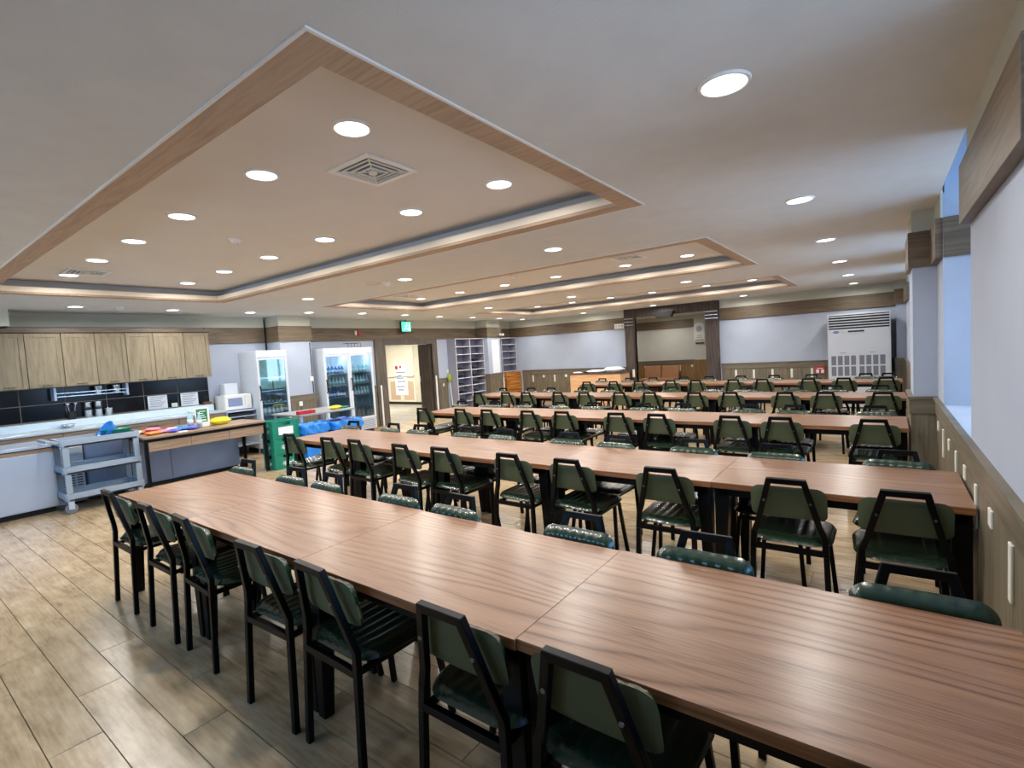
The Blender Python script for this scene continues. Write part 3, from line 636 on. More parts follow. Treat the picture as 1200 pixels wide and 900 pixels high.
# ================================================================== CHAIRS
def make_chair():
    t = thing('dining_chair', 'x', 'chair', (0, 0, 0), 0, 'green dining chairs')
    T = .026
    # back frame: two bent uprights joined by a top bar, tapering upwards
    MB().sweep([(-.178, .016, .405), (-.172, .022, .50), (-.150, .012, .56), (-.084, -.042, .817), (.084, -.042, .817), (.150, .012, .56), (.172, .022, .50), (.178, .016, .405)], .030, T, (0, 1, .1)).build('back_frame', 'black', t, bevel=.003)
    for s in (-1, 1):
        MB().sweep([(s * .19, -.002, 0), (s * .178, .016, .4049)], .028, T, (0, 1, 0)).build('leg', 'black', t, bevel=.003)
        MB().sweep([(s * .205, .46, 0), (s * .172, .405, .415)], .024, .024, (0, 1, 0)).build('leg', 'black', t, bevel=.003)
    f = MB().box(-.163, .004, .405, .163, .030, .435)
    f.box(-.172, .405, .405, .172, .43, .428).sweep([(-.165, .03, .417), (-.165, .405, .417)], .022, .022, (0, 0, 1)).sweep([(.165, .03, .417), (.165, .405, .417)], .022, .022, (0, 0, 1))
    f.build('seat_frame', 'black', t, bevel=.002)
    # seat cushion: rounded outline, ribbed channels running front to back
    def seat(top):
        def fn(u, v):
            a = (u - .5) * 2; b = (v - .5) * 2
            hw = .212; hh = .205; rr = .10; x_ = a * hw; y_ = b * hh; ax, ay = abs(x_), abs(y_)
            if ax > hw - rr and ay > hh - rr:       # rounded corners
                dx, dy_ = ax - (hw - rr), ay - (hh - rr); m_ = max(dx, dy_); q = math.hypot(dx, dy_)
                if q > 0: dx, dy_ = dx / q * m_, dy_ / q * m_
                x_ = math.copysign(hw - rr + dx, x_); y_ = math.copysign(hh - rr + dy_, y_)
            x_ *= 1 + .04 * b; y_ += .235
            edge = max(abs(a), abs(b)); r = max(0, (edge - .72) / .28); prof = math.sqrt(max(0, 1 - r * r))
            if top: z_ = .452 + .034 * prof; z_ += (.006 * abs(math.sin(math.pi * 4 * a)) - .005) * (1 - r) - .006 * (1 - b * b) * (1 - a * a)
            else: z_ = .452 - .019 * prof
            return (x_, y_, z_)
        return fn
    s = MB(); s.grid(seat(True), 32, 14); s.grid(lambda u, v: seat(False)(1 - u, v), 32, 14)
    s.build('seat', 'vinyl', t)
    # backrest: front ribbed, back flat, follows the lean of the frame
    def pad(front):
        def fn(u, v):
            a = (u - .5) * 2; b = (v - .5) * 2
            hw, hh = .186, .092
            x_ = a * hw; z_ = b * hh
            # round the upper corners strongly, the lower ones lightly
            rr = .055 if b > 0 else .03
            ax, az = abs(x_), abs(z_)
            if ax > hw - rr and az > hh - rr:
                dx, dz = ax - (hw - rr), az - (hh - rr); m_ = max(dx, dz); L = math.hypot(dx, dz)
                if L > 0: dx, dz = dx / L * m_, dz / L * m_
                x_ = math.copysign(hw - rr + dx, x_); z_ = math.copysign(hh - rr + dz, z_)
            edge = max(abs(a), abs(b)); r = max(0, (edge - .78) / .22); prof = math.sqrt(max(0, 1 - r * r))
            th = (.030 * prof + .006 * abs(math.sin(math.pi * 4 * a)) * (1 - r)) if front else -.006 * prof
            curve = .018 * (1 - a * a) * -1
            zz = .683 + z_; y_ = .020 + th + curve * .5 + .009 - (z_) * .205
            return (x_, y_, zz)
        return fn
    b = MB(); b.grid(lambda u, v: pad(True)(1 - u, v), 32, 10); b.grid(lambda u, v: pad(False)(u, v), 16, 10, mi=1)
    b.build('backrest', ['vinyl', 'vinylback'], t)
    for s_ in (-1, 1): MB().lathe(s_ * .112, 0, [(.007, -.036), (.007, -.026)], 8, axis='y', cz=.70).build('bolt', 'bolt', t)
    return t
NEAR = [[-4.24, -3.57, -3.05, -2.27, -1.79, -1.10, -.625, .10],
        [-5.447, -4.71, -4.256, -3.556, -3.065, -2.332, -1.804, -1.13, -.437, .07],
        [-5.756, -4.97, -4.463, -3.773, -3.252, -2.514, -2.026, -1.263, -.809, -.08],
        [-6.705, -5.978, -5.487, -4.785, -4.25, -3.581, -3.054, -2.338, -1.828, -1.112, -.635, -.02],
        [-5.507, -4.835, -4.249, -3.563, -3.044, -2.339, -1.832, -1.083, -.563, .02]]
FAR = [[-4.34, -3.58, -3.12, -2.37, -1.9, -1.14, -.58, .08],
       [-5.61, -4.81, -4.34, -3.6, -3.1, -2.35, -1.86, -1.21, -.63, .06],
       [-5.80, -5.08, -4.5, -3.84, -3.3, -2.57, -2.05, -1.27, -.81, -.08],
       [-6.78, -6.03, -5.54, -4.8, -4.22, -3.55, -3.0, -2.3, -1.8, -1.1, -.6, -.05],
       [-5.60, -4.9, -4.3, -3.6, -3.05, -2.42, -1.79, -1.14, -.28, .06]]
cp = make_chair(); first = True
rnd = random.Random(3)
for i in range(5):
    for side, xs_ in (('near', NEAR[i]), ('far', FAR[i])):
        for k, X in enumerate(xs_):
            nr = side == 'near'
            Y = RY[i] - .075 if nr else RY[i] + .76 + .065
            if i == 4 and not nr: Y += .03
            dyj = rnd.uniform(-.012, .012); rz = (0 if nr else math.pi) + math.radians(rnd.uniform(-2.5, 2.5))
            if i == 1 and nr and k == 9: dyj = -.03
            lab = 'green vinyl chair at the %s side of the %s table row, %s from the left' % (side, ROWN[i], ORD[k])
            if first: cp.location = (X, Y + dyj, 0); cp.rotation_euler.z = rz; cp['label'] = lab; first = False
            else: dup(cp, lab, (X, Y + dyj, 0), rz)


# ================================================================== KITCHEN SIDE
# black wall tiles above the counter, single tiles set in pale grout
MB().box(XL, YF, ZW, XL + .006, 3.99, 1.75).build('tile_grout', 'tgrout', wl)
tm = MB().box(-.008, -.2435, -.1135, 0, .2435, .1135).mesh('tile', 'tile')
y = 3.985; r0 = 0
while y - .245 > .2:
    for r in range(3):
        o = bpy.data.objects.new('tile', tm); C.objects.link(o); o.parent = wl; o.location = (XL + .014, y - .2475, 1.133 + r * .237)
    y -= .4975
# wall cabinets, two doors each
YC = [3.92, 3.52, 3.085, 2.715, 2.332, 1.95, 1.562, 1.17, .78]
def wall_cabinet(ys_, lab):
    t = thing('wall_cabinet', lab, 'cabinet', (XL, ys_[-1], 1.50), 0, 'wall cabinets over the kitchen counter')
    b = ys_[-1]; L_ = ys_[0] - b
    MB().box(.016, .002, .02, .355, L_ - .002, .775).build('body', 'cabinet', t, bevel=.002)
    for y1_, y0_ in zip(ys_[:-1], ys_[1:]):
        a, c = y0_ - b + .004, y1_ - b - .004
        d = MB().box(.3555, a, .0, .373, c, .765).build('door', 'cabinet', t, bevel=.002)
        fr = MB()
        for (p, q, r_, s_) in ((a, .0, a + .055, .765), (c - .055, .0, c, .765), (a + .055, .0, c - .055, .055), (a + .055, .71, c - .055, .765)): fr.box(.3732, p, q, .381, r_, s_)
        fr.build('door_frame', 'cabinet', d, bevel=.0015)
        m_ = (a + c) / 2
        MB().sweep([(.381, m_ - .055, .03), (.398, m_ - .045, .03), (.398, m_ + .045, .03), (.381, m_ + .055, .03)], .010, .008, (0, 0, 1)).build('handle', 'dark', d)
wall_cabinet(YC[0:3], 'pale oak wall cabinet with two doors, rightmost over the counter')
wall_cabinet(YC[2:5], 'pale oak wall cabinet with two doors, above the two rows of steel cups')
wall_cabinet(YC[4:6], 'pale oak wall cabinet with one door, above the left end of the steel rack')
wall_cabinet(YC[5:7], 'pale oak wall cabinet with one door, second from the left edge')
wall_cabinet(YC[6:8], 'pale oak wall cabinet at the left edge of the picture')
MB().box(XL, .7, 2.277, XL + .40, 3.96, 2.335).build('cornice', 'band', None, 'dark wooden cornice running along the top of the wall cabinets', 'cornice', bevel=.002)
# counter along the wall
ct = thing('kitchen_counter', 'long pale kitchen counter with wood drawers under the wall cabinets', 'counter', (XL + .0155, 0, 0))
MB().box(.0, YF + .05, 0.1, .60, 3.98, .86).build('carcass', 'drawer', ct)
MB().box(.0, YF + .05, .0, .52, 3.98, .1).build('plinth', 'dark', ct)
MB().box(.0, YF + .05, .8601, .64, 4.0, .895).build('worktop', 'counter', ct, bevel=.004)
MB().box(.015, YF + .05, .8951, .14, 3.99, 1.0).build('ledge', 'ledge', ct, bevel=.004)
for i in range(6):
    y1_ = 3.96 - i * .72; y0_ = y1_ - .71
    d = MB().box(.6001, y0_, .70, .618, y1_, .85).build('drawer', 'drawer', ct, bevel=.002)
    MB().sweep([(.618, (y0_ + y1_) / 2 - .07, .79), (.634, (y0_ + y1_) / 2 - .06, .79), (.634, (y0_ + y1_) / 2 + .06, .79), (.618, (y0_ + y1_) / 2 + .07, .79)], .01, .008, (0, 0, 1)).build('handle', 'dark', d)
    for s in (0, 1): MB().box(.6001, y0_ + s * .357, .11, .618, y0_ + .353 + s * .357, .69).build('door', 'drawer', ct, bevel=.002)
# steel rack with utensils and cups
rk = thing('wall_rack', 'steel wall rack with two rails on the black tiles', 'rack', (XL + .015, 1.84, 1.3))
for y_ in (0, .87): MB().box(0, y_, 0, .19, y_ + .03, .19).build('bracket', 'steel', rk, bevel=.003)
mb = MB()
for x_, z_ in ((.06, .05), (.12, .05), (.18, .05), (.18, .10)): mb.sweep([(x_, .03, z_), (x_, .87, z_)], .010, .010, (0, 0, 1))
mb.build('rail', 'chrome', rk)
def cup(x_, y_, z_, lab, grp='steel cups on the kitchen ledge'):
    MB().lathe(0, 0, [(.046, 0), (.054, .11), (.058, .112), (.058, .118), (.051, .118), (.044, .01)], 18).build('steel_cup', 'chrome', None, lab, 'cup', grp, loc=(x_, y_, z_))
for k, (y_, z_) in enumerate(((2.235, 1.0), (2.235, 1.12), (2.36, 1.0), (2.36, 1.12), (2.485, 1.0))):
    cup(XL + .085, y_, z_, ['bottom steel cup of the left stack on the counter ledge', 'top steel cup of the left stack on the counter ledge', 'bottom steel cup of the right stack on the counter ledge', 'top steel cup of the right stack on the counter ledge', 'single steel cup standing right of the two stacks'][k])
for k, (y_, z_) in enumerate(((2.37, 1.355), (2.60, 1.355))):
    cup(XL + .135, y_, z_, ['steel cup on the wall rack above the stacked cups', 'steel cup at the right end of the wall rack'][k], 'steel cups on the wall rack')
pn = thing('utensil_pot', 'steel pot holding two ladles left of the stacked cups', 'pot', (XL + .085, 2.04, 1.0))
MB().lathe(0, 0, [(.045, 0), (.05, .12), (.052, .122), (.046, .122), (.042, .01)], 18).build('pot', 'acside', pn)
for k, (a, b) in enumerate(((.02, .05), (-.015, -.04))):
    MB().sweep([(0, a, .02), (.01, b, .22)], .008, .004, (1, 0, 0)).lathe(.01, b, [(.005, .21), (.025, .225), (.03, .25)], 10).build('ladle', 'chrome', pn)
MB().lathe(0, 0, [(.03, 0), (.07, .015), (.09, .05), (.085, .05), (.05, .015)], 20).build('steel_bowl', 'chrome', None, 'small shallow steel bowl left of the utensil pot', 'bowl', loc=(XL + .24, 1.95, .895))
# papers and socket on the tiles
def paper(y0_, y1_, z0_, z1_, lab):
    p = MB().box(XL + .0145, y0_, z0_, XL + .017, y1_, z1_).build('notice_paper', 'paper', None, lab, 'paper')
    mb = MB(); n_ = 6
    for i in range(n_): mb.box(XL + .0171, y0_ + .03, z1_ - .03 - i * .031, XL + .0176, y1_ - .03 - (i % 3) * .03, z1_ - .022 - i * .031)
    mb.build('printed_line', 'ink', p)
paper(3.035, 3.32, 1.01, 1.238, 'white printed paper on the black tiles, left of the pair')
paper(3.525, 3.80, 1.01, 1.238, 'white printed paper on the black tiles, right of the pair')
MB().box(XL + .0145, 3.375, 1.015, XL + .03, 3.465, 1.085).build('wall_socket', 'whitep', None, 'white socket on the black tiles between the two papers', 'socket', bevel=.003)
# microwave on its steel stand
st = thing('steel_stand', 'low steel stand with a lower shelf under the microwave', 'stand', (-9.86, 4.04, 0))
MB().box(0, 0, .83, .50, .56, .86).build('top', 'steel', st, bevel=.003)
MB().box(.01, .01, .735, .49, .55, .75).build('shelf', 'steel', st)
MB().box(.0, .0, .20, .49, .55, .22).build('shelf', 'steel', st)
for a in (.012, .472):
    for b in (.012, .532): MB().sweep([(a, b, 0), (a, b, .8299)], .024, .024, (0, 1, 0)).build('leg', 'steel', st)
MB().box(.06, .06, .7501, .46, .46, .80).build('cooking_tray', 'dark', None, 'dark tray on the shelf of the steel stand', 'tray', loc=(-9.86, 4.04, 0))
mw = thing('microwave', 'white microwave oven on the steel stand left of the cooler', 'microwave', (-9.84, 4.06, .862))
MB().box(0, 0, .008, .40, .47, .275).build('body', 'whitep', mw, bevel=.006)
d = MB().box(.4001, .01, .018, .412, .345, .265).build('door', 'whitep', mw, bevel=.003)
MB().box(.4121, .05, .07, .414, .30, .22).build('door_window', 'steelp', d)
MB().box(.4001, .35, .018, .410, .46, .265).build('control_panel', 'whitep', mw, bevel=.003)
MB().lathe(.41, .405, [(.018, 0), (.016, .012)], 12, axis='x', cz=.07).build('knob', 'plate', mw)
MB().rbox(0, 0, 0, .22, .24, .21, .03).build('bread_box', 'white', None, 'white box standing on top of the microwave', 'box', loc=(-9.76, 4.12, 1.1375), bevel=.004)
MB().box(0, 0, 0, .10, .12, .05).build('small_pot', 'brown', None, 'small brown box on the counter ledge near the microwave', 'box', loc=(-9.83, 3.84, 1.0005))
# door coolers -------------------------------------------------------
def bottle(kind, h=.175, r=.035):
    k = {'blue': 'bwater', 'pale': 'bclear', 'green': 'bgreen', 'brown': 'bbrown'}[kind]
    mb = MB().lathe(0, 0, [(r, 0), (r, h * .62), (r * .42, h * .84), (r * .42, h * .93)], 10)
    mb.lathe(0, 0, [(r * .48, h * .93), (r * .48, h)], 8, mi=1); mb.lathe(0, 0, [(r * 1.02, h * .2), (r * 1.02, h * .5)], 10, mi=2)
    return mb.mesh('bottle', [k, 'bcap', 'paper'])
BOT = {k: bottle(k) for k in ('blue', 'pale', 'green', 'brown')}
def put(kind, loc, lab, grp, s=1):
    o = bpy.data.objects.new('bottle', BOT[kind]); C.objects.link(o); o.scale = (s, s, s); fin(o, None, lab, 'bottle', grp, None, loc)
def cooler(x_, y_, w_, h_, d_, lab, shelves, z0=.14, foot=.10, head=.13, sticker=False, grille=True):
    t = thing('display_cooler', lab, 'cooler', (x_, y_, 0))
    T = .035; b = MB()
    b.box(0, 0, foot, T, w_, h_).box(T, 0, foot, d_, T, h_).box(T, w_ - T, foot, d_, w_, h_).box(T, T, h_ - head, d_, w_ - T, h_).box(T, T, foot, d_, w_ - T, .34)
    b.build('cabinet', 'white', t, bevel=.004)
    MB().box(.05, .03, 0, d_ - .05, w_ - .03, foot - .0005).build('plinth', 'acside', t)
    MB().box(d_ + .0005, .0, h_ - head, d_ + .045, w_, h_).build('header', 'white', t, bevel=.006)
    if grille:
        g = MB().box(d_ + .0005, .0, foot + .01, d_ + .03, w_, .33).build('louvre_panel', 'white', t, bevel=.003)
        mb = MB()
        for k in range(6): mb.box(d_ + .03, .04, foot + .035 + k * .032, d_ + .034, w_ - .04, foot + .048 + k * .032)
        mb.build('louvre', 'grill', g)
    z0_, z1_ = .345, h_ - head - .005; f = .045
    d = MB()
    for (p, q, r_, s_) in ((0, z0_, f, z1_), (w_ - f, z0_, w_, z1_), (f, z0_, w_ - f, z0_ + f), (f, z1_ - f * .8, w_ - f, z1_)): d.box(d_ + .001, p, q, d_ + .04, r_, s_)
    dr = d.build('door', 'white', t, bevel=.003)
    MB().box(d_ + .018, f, z0_ + f, d_ + .024, w_ - f, z1_ - f * .8).build('pane', 'fglass', dr)
    MB().sweep([(d_ + .04, .022, 1.0), (d_ + .075, .022, 1.02), (d_ + .075, .022, 1.24), (d_ + .04, .022, 1.26)], .018, .018, (0, 1, 0)).build('handle', 'dark', dr)
    for z in shelves:
        mb = MB().box(T + .002, T + .001, z - .01, d_ - .05, w_ - T - .001, z - .004)
        mb.box(d_ - .05, T + .001, z - .016, d_ - .04, w_ - T - .001, z + .008)
        mb.build('shelf', 'chrome', t)
    MB().box(T + .01, T + .05, h_ - head - .02, T + .04, w_ - T - .05, h_ - head - .002).build('lamp_tube', 'coolerlamp', t)
    l = bpy.data.lights.new('cooler_lamp', 'AREA'); l.shape = 'RECTANGLE'; l.size = .06; l.size_y = w_ * .7; l.energy = 4.5; l.color = (.85, .95, 1)
    lo = bpy.data.objects.new('cooler_lamp', l); C.objects.link(lo); lo.parent = t; lo.location = (d_ - .12, w_ / 2, h_ - head - .012)
    return t
c1 = cooler(-9.87, 4.56, .585, 1.915, .635, 'single-door glass drinks cooler between the microwave and the column', [.48, .70, .93, 1.16, 1.38])
c2 = cooler(-9.87, 5.93, .60, 1.915, .635, 'left half of the double drinks cooler, filled with blue bottles', [.62, .88, 1.13, 1.38])
c3 = cooler(-9.87, 6.535, .61, 1.915, .635, 'right half of the double drinks cooler, beside the doorway', [.62, .88, 1.13, 1.38])
for X, Y0, sh, cols, tag_ in ((-9.32, 5.99, (.88, 1.13, 1.38), ('blue', 'pale', 'blue'), 'left half of the double cooler'), (-9.32, 6.60, (.88, 1.13, 1.38), ('pale', 'pale', 'pale'), 'right half of the double cooler')):
    for z, c_, sn in zip(sh, cols, ('bottom', 'middle', 'top')):
        for k in range(6):
            put(c_, (X, Y0 + .04 + k * .08, z - .0035), 'small %s bottle on the %s shelf of the %s' % ({'blue': 'blue', 'pale': 'pale'}[c_], sn, tag_), 'bottles on the %s shelf, %s' % (sn, tag_), 1)
            if c_ == 'pale' and Y0 < 6.2: put('green', (X - .1, Y0 + .04 + k * .08, z - .0035), 'green bottle in the back row of the middle shelf, left half of the double cooler', 'green bottles, left half of the double cooler')
for z, c_, sn, s in ((.70, 'pale', 'second', .9), (.93, 'brown', 'third', .55), (1.16, 'pale', 'fourth', .55)):
    for k in range(6): put(c_, (-9.32, 4.63 + k * .078, z - .0035), '%s bottle on the %s shelf from the bottom of the single cooler' % (c_, sn), 'bottles on the %s shelf of the single cooler' % sn, s)
MB().box(-9.232, 4.62, 1.42, -9.228, 5.085, 1.74).build('cooler_poster', 'banner', None, 'pale green poster behind the glass top of the single cooler', 'poster')
MB().box(-9.232, 4.62, 1.20, -9.228, 4.84, 1.36).build('cooler_poster', 'banner', None, 'pale blue poster, lower left, behind the single cooler glass', 'poster')
MB().box(-9.232, 4.865, 1.20, -9.228, 5.085, 1.36).build('cooler_poster', 'banner', None, 'pale poster, lower right, behind the single cooler glass', 'poster')
bk = thing('wire_basket', 'small dark wire basket on top of the double cooler', 'basket', (-9.5, 6.62, 1.9155))
mb = MB()
for z in (.005, .1): mb.sweep([(0, 0, z), (.2, 0, z), (.2, .32, z), (0, .32, z)], .006, .006, (0, 0, 1), closed=True)
for a in range(5): mb.sweep([(.2, a * .08, .005), (.2, a * .08, .1)], .005, .005, (0, 1, 0))
mb.build('wire', 'dark', bk)
# cable ducts, sockets by the column
mb = MB().box(-9.845, 5.10, 1.93, -9.83, 5.115, 2.59).box(XL + .036, 5.09, 1.93, XL + .05, 5.105, 2.55)
mb.build('cable', 'dark', None, 'thin dark cable running from the single cooler to the ceiling', 'cable')
so = thing('wall_socket', 'white socket with a cord on the column wainscot between the coolers', 'socket', (-9.377, 5.46, .79))
MB().box(0, -.035, 0, .012, .035, .09).build('plate', 'whitep', so, bevel=.003)
MB().box(.001, -.004, -.79, .010, .004, -.001).build('cord', 'dark', so)
so = thing('wall_socket', 'white socket box at the right edge of the column by the double cooler', 'socket', (-9.398, 5.76, 1.27))
MB().box(0, -.06, 0, .03, .02, .09).build('plate', 'whitep', so, bevel=.003)
MB().box(.001, .005, .09, .012, .017, .78).box(.001, .005, -.25, .012, .017, 0).build('cord', 'dark', so)
# steel worktable fridge at the left edge ----------------------------
fz = thing('worktable_fridge', 'low stainless worktable fridge at the left edge of the picture', 'fridge', (-8.78, 0, 0))
MB().box(0, YF + .4, .07, .66, 1.48, .79).build('body', 'steel', fz, bevel=.004)
MB().box(.02, YF + .42, 0, .60, 1.45, .07).build('plinth', 'dark', fz)
MB().box(-.01, YF + .38, .80, .685, 1.50, .835).build('worktop', 'steel', fz, bevel=.003)
MB().box(.02, YF + .4, .79, .67, 1.49, .80).build('gap', 'dark', fz)
for i in range(5):
    a = 1.47 - (i + 1) * .76
    d = MB().box(.6601, a + .005, .085, .672, a + .755, .74).build('door', 'steel', fz, bevel=.003)
MB().box(.6601, YF + .4, .745, .674, 1.48, .788).build('trim_strip', 'drawer', fz)
# white vented cabinet and steel cabinet behind the cart
wc = thing('vented_cabinet', 'white vented cabinet standing behind the grey service cart', 'cabinet', (-8.9, 1.53, 0))
MB().box(0, 0, .03, .55, .27, .74).build('body', 'white', wc, bevel=.004)
MB().box(.5501, .01, .42, .556, .26, .73).build('drawer', 'white', wc, bevel=.002)
mb = MB()
for r in range(9):
    for c in range(3): mb.box(.5501, .03 + c * .08, .10 + r * .033, .552, .085 + c * .08, .112 + r * .033)
mb.build('vent_slot', 'dark', wc)
for a in (.04, .5): MB().box(a, .02, 0, a + .03, .25, .03).build('foot', 'dark', wc)
sf = thing('undercounter_fridge', 'blue-grey steel undercounter fridge behind the island table', 'fridge', (-9.0, 1.83, 0))
MB().box(0, 0, .06, .60, 1.93, .77).build('body', 'steelp', sf, bevel=.004)
MB().box(.02, .02, 0, .56, 1.91, .06).build('plinth', 'dark', sf)
for i in range(2): MB().box(.6001, .01 + i * .96, .08, .612, .95 + i * .96, .75).build('door', 'steelp', sf, bevel=.003)
# service cart -------------------------------------------------------
ca = thing('service_cart', 'grey plastic three-shelf service cart beside the island table', 'cart', (-8.22, 1.47, 0))
W, L_ = .46, .80
for z, nm in ((.155, 'shelf'), (.475, 'shelf'), (.80, 'shelf')):
    mb = MB().rbox(0, 0, z, W, L_, z + .02, .04)
    for (p, q, r_, s_) in ((0.0, .04, .018, L_ - .04), (W - .018, .04, W, L_ - .04), (.04, 0, W - .04, .018), (.04, L_ - .018, W - .04, L_)): mb.box(p, q, z + .0, r_, s_, z + .085)
    for (cx, cy) in ((.03, .03), (W - .03, .03), (.03, L_ - .03), (W - .03, L_ - .03)): mb.lathe(cx, cy, [(.03, z), (.03, z + .085)], 12)
    mb.build('shelf', 'cart', ca, bevel=.002)
for (cx, cy) in ((.03, .05), (W - .03, .05), (.03, L_ - .05), (W - .03, L_ - .05)):
    MB().box(cx - .022, cy - .03, .24, cx + .022, cy + .03, .475).box(cx - .022, cy - .03, .56, cx + .022, cy + .03, .80).build('post', 'cart', ca, bevel=.004)
    cs = MB().box(cx - .024, cy - .03, .135, cx + .024, cy + .03, .155).box(cx - .024, cy - .028, .055, cx - .018, cy + .028, .135).box(cx + .018, cy - .028, .055, cx + .024, cy + .028, .135).build('caster', 'steel', ca)
    MB().lathe(cx - .015, cy, [(.055, 0), (.062, .006), (.062, .024), (.055, .03)], 20, axis='x', cz=.062).build('wheel', 'rubber', cs)
mb = MB().sweep([(.04, 0, .86), (.04, -.10, .885), (W - .04, -.10, .885), (W - .04, 0, .86)], .03, .03, (0, 0, 1)); mb.build('push_handle', 'cart', ca, bevel=.004)
bw = MB().lathe(0, 0, [(.09, 0), (.12, .02), (.155, .10), (.165, .105), (.165, .11), (.15, .105), (.11, .03), (.0005, .02)], 24)
bw.build('mixing_bowl', 'green', None, 'green plastic bowl on the top shelf of the service cart', 'bowl', loc=(-7.98, 2.08, .8205))
bb = MB().lathe(0, 0, [(.06, 0), (.08, .02), (.12, .12), (.125, .125), (.115, .12), (.07, .03), (.0005, .02)], 22).build('basin', 'blue', None, 'blue plastic basin tilted inside the green bowl on the cart', 'basin', loc=(-7.97, 2.05, .865))
bb.rotation_euler = (math.radians(52), 0, math.radians(10))
# island table -------------------------------------------------------
it = thing('island_table', 'wood-topped island table with black steel frame and three drawers', 'table', (-8.36, 2.26, 0))
W, L_ = .74, 1.58
MB().rbox(0, 0, .765, W, L_, .79, .03).build('tabletop', 'drawer', it, bevel=.002)
mb = MB()
for (p, q, r_, s_) in ((W - .035, 0, W, L_), (0, 0, .035, L_), (.035, 0, W - .035, .035), (.035, L_ - .035, W - .035, L_)): mb.box(p, q, .725, r_, s_, .7649)
mb.build('frame', 'black', it)
for a in (.0, W - .04):
    for b in (0, L_ - .04):
        lg = MB().box(a, b, .015, a + .04, b + .04, .7249).build('leg', 'black', it, bevel=.002)
        MB().lathe(a + .02, b + .02, [(.022, 0), (.022, .0149)], 12).build('foot', 'rubber', lg)
for i in range(3):
    d = MB().box(W - .03, .045 + i * .5, .60, W - .008, .54 + i * .5, .7245).build('drawer', 'drawer', it, bevel=.002)
# things on the island table
ZI = .7905
names = [('snack_bag', 'orange', 'small orange snack bag in the pile on the island table'), ('snack_bag', 'pink', 'small pink snack bag in the pile on the island table'),
         ('snack_bag', 'red', 'small red snack bag in the pile on the island table'), ('snack_bag', 'purple', 'small purple snack bag in the pile on the island table'),
         ('snack_bag', 'white', 'small white snack bag in the pile on the island table'), ('snack_bag', 'brown', 'small dark brown snack bag in the pile on the island table'),
         ('snack_bag', 'blue', 'small blue snack bag in the pile on the island table')]
names += [('snack_bag', c_, 'small %s snack bag %s' % (n_, w_)) for c_, n_, w_ in (('orange', 'orange', 'at the back of the pile on the island table'), ('white', 'white', 'at the back of the pile near the cart'), ('red', 'red', 'at the back of the pile on the island table'), ('purple', 'purple', 'at the right end of the pile on the island table'), ('pink', 'pink', 'on top of the pile next to the service cart'), ('green', 'green', 'at the back right of the snack pile'))]
rr = random.Random(5)
def pillow(w_, l_, h_):
    mb = MB()
    for s_ in (1, -1):
        def fn(u, v, s_=s_):
            if s_ < 0: u = 1 - u
            a = (u - .5) * 2; b = (v - .5) * 2; p = max(0, (1 - a ** 4)) ** .5 * max(0, (1 - b ** 4)) ** .5
            return (a * w_ / 2, b * l_ / 2, h_ / 2 + s_ * p * h_ / 2 + .002 * math.sin(9 * a + 5 * b))
        mb.grid(fn, 8, 8)
    return mb
spots = [(-7.86, 2.44, .0), (-7.92, 2.56, .0), (-8.08, 2.50, 0), (-7.83, 2.68, 0), (-8.02, 2.72, 0), (-8.14, 2.64, 0), (-7.95, 2.84, 0), (-8.2, 2.48, 0), (-8.22, 2.36, 0), (-8.22, 2.76, 0), (-7.86, 2.92, 0), (-7.98, 2.48, .04), (-8.1, 2.82, 0)]
for (nm, mt_, lab), (a, b, c) in zip(names, spots):
    pillow(.13, .16, .05).build(nm, mt_, None, lab, 'snack', 'snack bags on the island table', loc=(a, b, ZI + c), rotz=rr.uniform(-1, 1))
def pet(x_, y_, k, lab, h=.24, r=.035, z=ZI):
    b = thing('plastic_bottle', lab, 'bottle', (x_, y_, z))
    MB().lathe(0, 0, [(r, 0), (r, h * .6), (r * .4, h * .86), (r * .4, h * .92)], 14).build('body', k, b)
    MB().lathe(0, 0, [(r * .47, h * .92), (r * .47, h)], 10).build('cap', 'red' if k == 'bgreen' else 'bcap', b)
    MB().lathe(0, 0, [(r * 1.02, h * .25), (r * 1.02, h * .5)], 14).build('label', 'paper', b)
pet(-8.05, 2.97, 'bclear', 'clear plastic bottle on the island table, left of the green notice', .26, .04)
pet(-7.98, 3.06, 'bclear', 'slim clear bottle right beside the green notice stand', .22, .03)
pet(-8.17, 3.02, 'bbrown', 'brown sauce bottle behind the clear bottles on the island table', .24)
sg = thing('notice_stand', 'white framed notice stand with a green sheet on the island table', 'sign', (-8.05, 3.12, ZI), math.radians(-12))
MB().box(-.03, -.07, 0, .03, .09, .012).build('base', 'whitep', sg)
MB().box(-.008, -.08, .0121, .008, .10, .28).build('frame', 'whitep', sg, bevel=.003)
MB().box(.0081, -.065, .07, .010, .075, .26).build('green_sheet', 'ginfo', sg)
mb = MB()
for i in range(4): mb.box(.0101, -.045 + (i % 2) * .02, .13 + i * .03, .0108, .055 - (i % 3) * .015, .14 + i * .03)
mb.box(.0101, -.05, .085, .0108, .06, .105); mb.build('printed_line', 'paper', sg)
yb = pillow(.16, .26, .11); yb.build('snack_pouch', 'yellow', None, 'large yellow packet lying on the island table', 'packet', loc=(-8.02, 3.36, ZI), rotz=.1)
MB().box(-.04, -.06, 0, .04, .06, .008).build('phone', 'paper', None, 'white slip of paper at the front edge of the island table', 'paper', loc=(-7.74, 2.74, ZI), rotz=.2)
